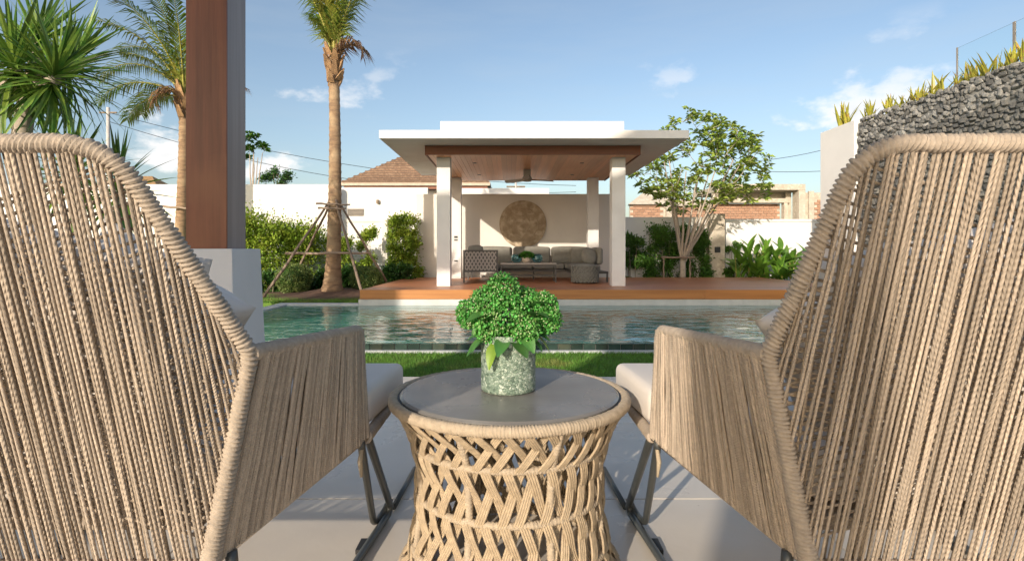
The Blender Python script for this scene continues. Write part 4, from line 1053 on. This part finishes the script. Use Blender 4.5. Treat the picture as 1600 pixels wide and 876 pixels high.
rosette(dr2, (0, 0, P(0, 290, 8.2).z - LAWN), 54, rs=rs, scale=1.05)
rosette(dr2, (-.9, .3, P(0, 262, 8.4).z - LAWN), 54, rs=rs, scale=1.15)
MB().tube([(0, 0, 0), (0, 0, P(0, 290, 8.2).z - LAWN - .1)], [.08, .06], 8).build('trunk', 'bark_pale', dr2, smooth=True)
MB().tube([(-.9, .3, 0), (-.9, .3, P(0, 262, 8.4).z - LAWN - .1)], [.08, .06], 8).build('trunk', 'bark_pale', dr2, smooth=True)

# ------------------------------------------------------------------ frangipani tree on the right
def crown_tree(name, label, base, crown_c, crown_r, n_tips, n_lead, lf, lsize, m_leaf, bark, seed, fork, r0, per_tip=14, low=-.75):
    """trunk that forks low into leaders; every twig reaches one of many tips spread through the crown's volume"""
    t = thing(name, label, 'tree', tuple(base)); rs = random.Random(seed); m = MB(); base = Vector(base); cc = Vector(crown_c) - base
    fk = Vector((.01, 0, fork)); m.tube([(0, 0, -.05), (.015, 0, fork * .5), tuple(fk)], [r0 * 1.3, r0, r0 * .95], 10)
    nodes = [(fk, 0)]
    for k in range(n_lead):
        a = 2 * math.pi * (k + rs.uniform(-.25, .25)) / n_lead; sp = rs.uniform(.3, .62)
        e = cc + Vector((math.cos(a) * crown_r[0] * sp, math.sin(a) * crown_r[1] * sp, crown_r[2] * rs.uniform(-.25, .2)))
        st = fk - Vector((0, 0, rs.uniform(0, .25) * fork)); c1 = st.lerp(e, .45) + Vector((math.cos(a) * .05, 0, -.04)); pts = []
        for q in np.linspace(0, 1, 9): pts.append(st * (1 - q) ** 2 + c1 * 2 * q * (1 - q) + e * q * q + Vector((rs.uniform(-1, 1), rs.uniform(-1, 1), 0)) * .018)
        m.tube([tuple(p) for p in pts], lambda q: r0 * (.50 - .33 * q), 8)
        nodes += [(p, i_ / 8) for i_, p in enumerate(pts) if i_ >= 3]
    tips = []
    while len(tips) < n_tips:
        v = Vector((rs.uniform(-1, 1), rs.uniform(-1, 1), rs.uniform(low, 1))); rr = v.length
        if rr > 1 or rr < .42 or rs.random() > rr ** 1.2: continue
        lump = 1 + .14 * math.sin(v.x * 5 + seed) * math.cos(v.z * 4)
        tips.append(Vector((v.x * crown_r[0], v.y * crown_r[1], v.z * crown_r[2])) * lump + cc)
    tips.sort(key=lambda p: (p - fk).length)
    pos, dr_ = [], []
    for p in tips:
        n0 = min(nodes, key=lambda n_: (n_[0] - p).length + .8 * max(0, n_[0].z - p.z + .1) + .12 * n_[1])[0]
        d = p - n0; mid = n0.lerp(p, .5) + Vector((rs.uniform(-1, 1), rs.uniform(-1, 1), rs.uniform(-1.2, .2))) * d.length * .10
        r_ = r0 * .05 + .012 * min(1, d.length); m.tube([tuple(n0), tuple(mid), tuple(p)], [r_, r_ * .8, r_ * .55], 5)
        nodes += [(mid, .9), (p, 1)]
        for k in range(per_tip):
            a = rs.uniform(0, 6.283); v = Vector((math.cos(a), math.sin(a), rs.uniform(-.45, .75))); pos.append(p + v * rs.uniform(0, .07) - d.normalized() * rs.uniform(0, .10)); dr_.append(v + d.normalized() * .35)
    m.build('trunk', bark, t, smooth=True)
    tag(link('crown', leaves('crown', np.array([p[:] for p in pos]), np.array([p[:] for p in dr_]), lsize, lsize * lf, fold=.2, droop=.25), m_leaf, t), kind='stuff')
    return t
fb = P(1066, 0, 15.9)
crown_tree('frangipani_tree', 'pale branched frangipani tree with open crown right of the pavilion', (fb.x, 15.9, GARDEN + .1), tuple(P(1100, 262, 15.9)), (2.0, 1.35, 1.52), 330, 12, .42, .17, 'leaf_tree', 'bark_pale', 12, .62, .085, per_tip=15)
prop('tree_brace', 'reddish horizontal brace tied across the frangipani trunk', [P(1033, 402, 15.7), P(1086, 402, 15.7)], .03, 'brace poles at the frangipani')
prop('tree_brace', 'left upright of the brace at the frangipani', [P(1037, 443, 15.7), P(1037, 400, 15.7)], .026, 'brace poles at the frangipani')
prop('tree_brace', 'right upright of the brace at the frangipani', [P(1078, 443, 15.72), P(1078, 400, 15.72)], .026, 'brace poles at the frangipani')

# ------------------------------------------------------------------ right garden walls and plants
YR = 16.9
rw = wall_thing('garden_wall', 'shaded grey white garden wall behind the frangipani', 'white_wall', 3.27, P(1108, 0, YR).x - .02, YR, YR + .15, -.4, P(0, 339, YR).z)
rw2 = wall_thing('garden_wall', 'white garden wall with cap behind the broad leaved plants on the right', 'white_wall', P(1133, 0, YR).x + .02, 13, YR, YR + .15, -.4, P(0, 346, YR).z, cap='white_wall')
gp = thing('gate_pillar', 'rough beige concrete pillar with a small dark plate', 'pillar', (P(1120, 0, YR).x, YR - .2, GARDEN))
box('shaft', 'concrete', P(1108, 0, YR - .25).x, P(1133, 0, YR - .25).x, YR - .25, YR + .2, -.3, P(0, 335, YR).z, gp, bevel=.01)
pc = P(1121, 390, YR - .26); box('plate', 'plate', pc.x - .085, pc.x + .085, YR - .275, YR - .252, pc.z - .085, pc.z + .085, gp, bevel=.005)
shrub('wall_climber', 'slim green climber just right of the pavilion column', (P(989, 0, 16.6).x, 16.6, GARDEN), (.30, .18, .78), 3400, .085, 'leaf_mid', 'climbers on the right garden wall', seed=14)
shrub('wall_climber', 'dense dark green climber left of the frangipani trunk', (P(1036, 0, 16.6).x, 16.6, GARDEN), (.48, .2, .82), 6000, .085, 'leaf_mid', 'climbers on the right garden wall', seed=15)
shrub('wall_climber', 'dense dark green climber between frangipani and pillar', (P(1085, 0, 16.6).x, 16.6, GARDEN), (.38, .2, .82), 5200, .085, 'leaf_mid', 'climbers on the right garden wall', seed=16)
shrub('wall_climber', 'thin climber right of the concrete pillar', (P(1143, 0, 16.7).x, 16.7, GARDEN), (.2, .15, .72), 1500, .085, 'leaf_mid', 'climbers on the right garden wall', seed=17)
cleaf = [leaf_mesh('leaf', .62, .17, c_, .25, 'leaf_canna') for c_ in (.12, .3, .5)]
rs = random.Random(4)
for i, (px, Yc, h, lab) in enumerate(((1155, 16.2, .9, 'broad leaved green plant nearest the concrete pillar'), (1176, 16.0, 1.25, 'tall broad leaved green plant with upright leaves'), (1196, 16.1, 1.15, 'broad leaved green plant in the middle of the right bed'),
                                     (1215, 15.9, 1.2, 'broad leaved green plant with wide fan of leaves'), (1236, 16.1, 1.0, 'broad leaved green plant close to the right armchair'), (1258, 16.0, .9, 'broad leaved green plant behind the right armchair rim'), (1188, 15.7, .7, 'low broad leaved plant at the front of the right bed'), (1225, 15.6, .6, 'low broad leaved plant beside the deck edge'))):
    t = thing('broadleaf_plant', lab, 'plant', (P(px, 0, Yc).x, Yc, GARDEN + .1), 'broad leaved plants in the right bed')
    for k in range(24):
        q = rs.random(); a = rs.uniform(0, 360); el = rs.uniform(25, 85)
        o = link('leaf', cleaf[k % 3], None, t); o.location = (rs.uniform(-.14, .14), rs.uniform(-.1, .1), q * h * .72); o.rotation_euler = (R(rs.uniform(-40, 40)), -R(el), R(a))
        s = rs.uniform(.6, 1.05); o.scale = (s, s, s)
    for k in range(4):
        a, b = rs.uniform(-.12, .12), rs.uniform(-.1, .1); MB().tube([(a, b, -.02), (a * 1.3, b, h * .8)], [.016, .008], 6).build('stem', 'petiole', t)

# stone clad side wall with planter and glass railing
XW = 7.0
ZW = CH + .375 * XW
sw = thing('stone_wall', 'tall dark rubble stone wall with plastered end on the right', 'wall', (XW, 10, LAWN))
box('plaster_end', 'white_wall', XW - .02, XW + .35, 11.27, 12.5, -.4, ZW + .02, sw, bevel=.006)
box('mortar_core', 'mortar', XW + .05, XW + .3, 3.0, 11.26, -.4, ZW - .06, sw)
def stone_mesh(seed):
    rs = np.random.default_rng(seed); bm = bmesh.new(); bmesh.ops.create_icosphere(bm, subdivisions=1, radius=1)
    for v in bm.verts:
        c = np.array(v.co[:]); c = np.sign(c) * np.abs(c) ** .55 * rs.uniform(.78, 1.12, 3); v.co = Vector(c)
    me = bpy.data.meshes.new('stone'); bm.to_mesh(me); bm.free(); me.materials.append(MT['stone']); return me
sm = [stone_mesh(i) for i in range(8)]
rs = random.Random(17)
z = ZW; extra = MB(); cnt = 0
row = 0
while z > -.3:
    h = rs.uniform(.06, .085); y = 11.24 - rs.uniform(0, .1)
    while y > 4.2:
        L_ = rs.choice((.06, .07, .08, .1, .12, .15)) * rs.uniform(.85, 1.15)
        near_vis = 7.0 < y < 11.3 and cnt < 296 and z > 2.6
        hj = rs.uniform(.75, 1.5); loc = Vector((XW + .045 + rs.uniform(-.02, .018), y - L_ / 2, z - h / 2 + rs.uniform(-.035, .035))); sc = (.045, L_ / 2 * 1.1, h / 2 * hj)
        if near_vis:
            o = link('stone', sm[rs.randrange(8)], None, sw); o.location = loc - Vector((XW, 10, LAWN)); o.scale = sc; cnt += 1
            o.rotation_euler = (R(rs.uniform(-38, 38)), R(rs.uniform(-15, 15)), R(rs.uniform(-15, 15)))
        elif y > 5.0:
            me = sm[rs.randrange(8)]; extra.add([(v.co.x * sc[0] + loc.x - XW, v.co.y * sc[1] + loc.y - 10, v.co.z * sc[2] + loc.z - LAWN) for v in me.vertices], [tuple(p.vertices) for p in me.polygons])
        y -= L_
    z -= h; row += 1
eo = extra.build('rubble', 'stone', sw); tag(eo, kind='stuff')
# blades on top
blades = [sword(.5, .075, d_, 'leaf_succ') for d_ in (.0, .06, .15)]
rs = random.Random(3)
lab_s = ['yellow green spiky plant at the far end of the stone wall', 'wide yellow green spiky plant second from the far end of the stone wall', 'short spiky plant third from the far end of the stone wall', 'small spiky plant fourth along the stone wall',
         'reddish yellow spiky plant before the glass panel', 'tall slim spiky plant just before the glass panel', 'small spiky plant below the far edge of the glass', 'spiky plant at the foot of the glass panel', 'spiky plant in the middle of the glass panel', 'low spiky plant under the glass panel joint', 'tall yellow spiky plant nearest on the stone wall']
for i, (px, n, sc) in enumerate(((1308, 9, .95), (1345, 15, .85), (1378, 9, .7), (1400, 8, .55), (1420, 11, .75), (1447, 9, .9), (1484, 8, .6), (1507, 10, .7), (1531, 9, .75), (1553, 6, .5), (1574, 12, .8))):
    Ys = XW * F / (px - CX); t = thing('spiky_plant', lab_s[i], 'plant', (XW + .17, Ys, ZW + (.02 if px < 1337 else -.06)), 'spiky plants along the stone wall')
    for k in range(n * 2):
        o = link('leaf', blades[k % 3], None, t); a = rs.uniform(0, 360); el = rs.uniform(52, 88)
        o.location = (rs.uniform(-.06, .06), rs.uniform(-.13, .13), -.02); o.rotation_euler = (R(rs.uniform(-40, 40)), -R(el), R(a)); s = sc * rs.uniform(.7, 1.25); o.scale = (s, s, s)
XG = 7.32; zg1 = CH + .452 * XG
for i, (ya, yb, lab) in enumerate(((9.10, 8.08, 'far clear glass railing panel on top of the stone wall'), (8.06, 7.04, 'near clear glass railing panel on top of the stone wall'))):
    t = thing('glass_railing', lab, 'railing', (XG, (ya + yb) / 2, ZW - .1), 'glass railing panels')
    box('pane', 'glass_panel', XG - .006, XG + .006, yb, ya, ZW - .1, zg1, t)
    for yy in (ya, yb): box('edge_post', 'louver', XG - .012, XG + .012, yy - .009, yy + .009, ZW - .1, zg1 + .01, t)
# stepping planting ledge behind the wall crest so that the railing stands on something
box('planter_ledge', 'concrete', XW + .31, XW + 1.6, 3.0, 11.25, -.4, ZW - .1, sw)

# ------------------------------------------------------------------ beyond the walls
def hip_roof(parent, x0, x1, y0, y1, z, h, m, ridge):
    cx = (x0 + x1) / 2; cy = (y0 + y1) / 2
    V = [(x0, y0, z), (x1, y0, z), (x1, y1, z), (x0, y1, z), (cx - ridge, cy, z + h), (cx + ridge, cy, z + h)]
    off = parent.location
    return MB().add([Vector(v) - off for v in V], [(0, 1, 5, 4), (1, 2, 5), (2, 3, 4, 5), (3, 0, 4), (3, 2, 1, 0)]).build('roof', m, parent)
Yn = 25
nh = thing('neighbour_house', 'low house with brown tiled hip roof behind the left boundary wall', 'house', (P(650, 0, Yn).x, Yn, 0))
xa, xb = P(533, 0, Yn).x, P(765, 0, Yn).x
zr = P(0, 284, Yn).z
box('wall', 'white_wall', xa + .5, xb - .5, Yn + .6, Yn + 6, -.3, zr - .25, nh)
box('fascia', 'planter', xa - .02, xb + .02, Yn - .02, Yn + 6.6, zr - .17, zr - .002, nh)
box('gutter', 'beam', xa + .1, xb - .1, Yn + .1, Yn + 6.5, zr - .30, zr - .172, nh)
rf = hip_roof(nh, xa, xb, Yn, Yn + 6.6, zr, 2.0, 'rooftile', .55)
# tile courses on the front slope
cx_ = (xa + xb) / 2
for k in range(14):
    q = k / 14; zz = zr + 2.0 * q; yy = Yn + 3.3 * q; x0 = xa + (cx_ - .55 - xa) * q + .03; x1 = xb + (cx_ + .55 - xb) * q - .03
    o = MB().add([(x0, -.05, -.03), (x1, -.05, -.03), (x1, .10, .085), (x0, .10, .085), (x0, -.05, .035), (x1, -.05, .035)], [(0, 1, 5, 4), (4, 5, 2, 3), (0, 4, 3), (1, 2, 5)]).build('tile_course', 'rooftile', rf)
    o.location = Vector((0, yy, zz)) - nh.location
th = thing('thatched_hut', 'hut with golden brown thatched roof far left behind the palm', 'house', (P(245, 0, 22).x, 22, 0))
zt = P(0, 322, 22).z
MB().add([(-2.6, -1.5, zt), (1.25, -1.5, zt), (1.25, 2.5, zt), (-2.6, 2.5, zt), (-1.1, .5, zt + 1.25), (-.5, .5, zt + 1.25)], [(0, 1, 5, 4), (1, 2, 5), (2, 3, 4, 5), (3, 0, 4), (3, 2, 1, 0)]).build('roof', 'thatch', th)
MB().box(-2.2, .9, -1.1, 2.1, -.3, zt - .002).build('wall', 'white_wall', th)
# unfinished concrete and brick house on the right
Yh = 26
uh = thing('unfinished_house', 'unfinished concrete frame house with red brick infill behind the right wall', 'house', (P(1130, 0, Yh).x, Yh, 0))
def bx(name, m, x0, x1, y0, y1, dy0, dy1, bev=.01):
    a, b = P(x0, y1, Yh), P(x1, y0, Yh); return box(name, m, a.x, b.x, Yh + dy0, Yh + dy1, a.z, b.z, uh, bevel=bev)
bx('roof_beam', 'concrete', 1120, 1248, 290, 299, -.6, 3)
bx('column', 'concrete', 1238, 1248, 299.2, 380, -.6, 0)
bx('lintel', 'concrete', 1120, 1232, 310, 317, -.1, .3)
bx('column', 'concrete', 1224, 1229.5, 317.2, 380, -.1, .2)
def brick_panel(x0, x1, y0, y1, dy, uh=None, Yh=26):
    uh = uh or globals()['uh']; a, b = P(x0, y1, Yh), P(x1, y0, Yh); pn = box('brick_panel', 'mortar', a.x, b.x, Yh + dy, Yh + dy + .12, a.z, b.z, uh)
    pn.data.materials.clear(); pn.data.materials.append(MT['concrete'])
    bw2, bh2 = .26, .12; me = MB().box(-bw2 / 2 + .012, bw2 / 2 - .012, -.02, .02, -bh2 / 2 + .01, bh2 / 2 - .01).mesh('brick'); me.materials.append(MT['brick'])
    r = 0; z = b.z - bh2 / 2
    while z > a.z and z > 1.9:
        x = a.x + bw2 * (.5 if r % 2 else 1.0)
        while x < b.x - bw2 * .45:
            o = link('brick', me, None, pn); o.location = Vector((x, Yh + dy - .022, z)) - pn.location - uh.location; x += bw2
        z -= bh2; r += 1
brick_panel(1110, 1223.5, 317.3, 345, .31)
brick_panel(1230, 1238, 299.4, 345, .1)
bx('back_wall', 'concrete', 1120, 1238, 299.2, 309.8, .5, .7)
bx('wall', 'concrete', 1249, 1330, 301, 380, .0, .3)
bx('column', 'concrete', 1262, 1270, 299, 380, -.12, -.001)
brick_panel(1271, 1290, 312, 345, -.05)
lh = thing('brick_house', 'low brick walled house with sloping pale roof behind the frangipani', 'house', (P(1030, 0, 24).x, 24, 0))
brick_panel(984, 1040, 319, 345, 0, lh, 24)
box('column', 'concrete', P(1040.5, 0, 24).x, P(1049, 0, 24).x, 23.9, 24.3, 0, P(0, 312, 24).z, lh, bevel=.01)
brick_panel(1050, 1112, 322, 345, .3, lh, 24)
box('lintel', 'concrete', P(1049.5, 0, 24).x, P(1115, 0, 24).x, 24.1, 24.5, P(0, 321.5, 24).z, P(0, 312, 24).z, lh, bevel=.01)
V = [P(982, 319, 23.8), P(1048, 319, 23.8), P(1048, 297, 24.6), P(1010, 297, 24.6)]
MB().add([v - lh.location for v in V] + [v - lh.location + Vector((0, .15, -.06)) for v in V], [(0, 1, 2, 3), (7, 6, 5, 4), (0, 4, 5, 1), (1, 5, 6, 2), (2, 6, 7, 3), (3, 7, 4, 0)]).build('roof', 'concrete', lh)
# white wall and wires beyond the pavilion
bwall = wall_thing('back_wall', 'white wall just showing over the pavilion wall', 'white_wall', P(700, 0, 19).x, P(858, 0, 19).x, 19, 19.2, -.3, P(0, 294, 19).z)
def pole(label, px, ytop, ybot, Y, r=.12):
    a, b = P(px, ybot, Y), P(px, ytop, Y); t = thing('utility_pole', label, 'pole', (a.x, Y, LAWN))
    MB().tube([(0, 0, 0), (0, 0, b.z - LAWN)], [r * 1.2, r * .8], 10).build('mast', 'pole', t, smooth=True)
    MB().tube([(-.5, 0, b.z - LAWN - .3), (.5, 0, b.z - LAWN - .3)], .05, 6).build('cross_arm', 'bark_grey', t)
    return t
pole('grey utility pole with wires behind the left armchair', 169, 168, 300, 32)
pole('thin pole seen between the pavilion columns', 806, 283, 300, 30, .07)
def wire(label, p0, p1, sag):
    a, b = Vector(p0), Vector(p1)
    o = MB().tube([tuple(a.lerp(b, q) - Vector((0, 0, 4 * sag * q * (1 - q)))) for q in np.linspace(0, 1, 16)], .016, 5).build('power_line', 'wire')
    return tag(o, label, 'wire', 'overhead power lines')
wire('upper black power line running right from the left utility pole', P(170, 176, 32), P(900, 290, 36), .9)
wire('lower black power line running right from the left utility pole', P(170, 190, 32), P(900, 300, 36), 1.3)
wire('upper power line at the right above the unfinished house', P(1130, 254, 34), P(1330, 222, 34), .3)
wire('lower power line at the right above the unfinished house', P(1130, 263, 34), P(1330, 264, 34), .2)
crown_tree('small_tree', 'small sparse tree right of the column above the white wall', (P(394, 0, 19).x, 19, GARDEN), tuple(P(398, 238, 19)), (.42, .4, .72), 14, 5, .5, .17, 'leaf_mid', 'bark_pale', 6, 2.2, .07, per_tip=26, low=-.3)
shrub('far_tree', 'dark bushy tree top peeping over the white wall', (P(432, 0, 21).x, 21, P(0, 300, 21).z), (.6, .4, .42), 1500, .10, 'leaf_dark', None, 'ball', cat='tree', seed=31)
n_obj = len(bpy.data.objects); print('objects', n_obj)
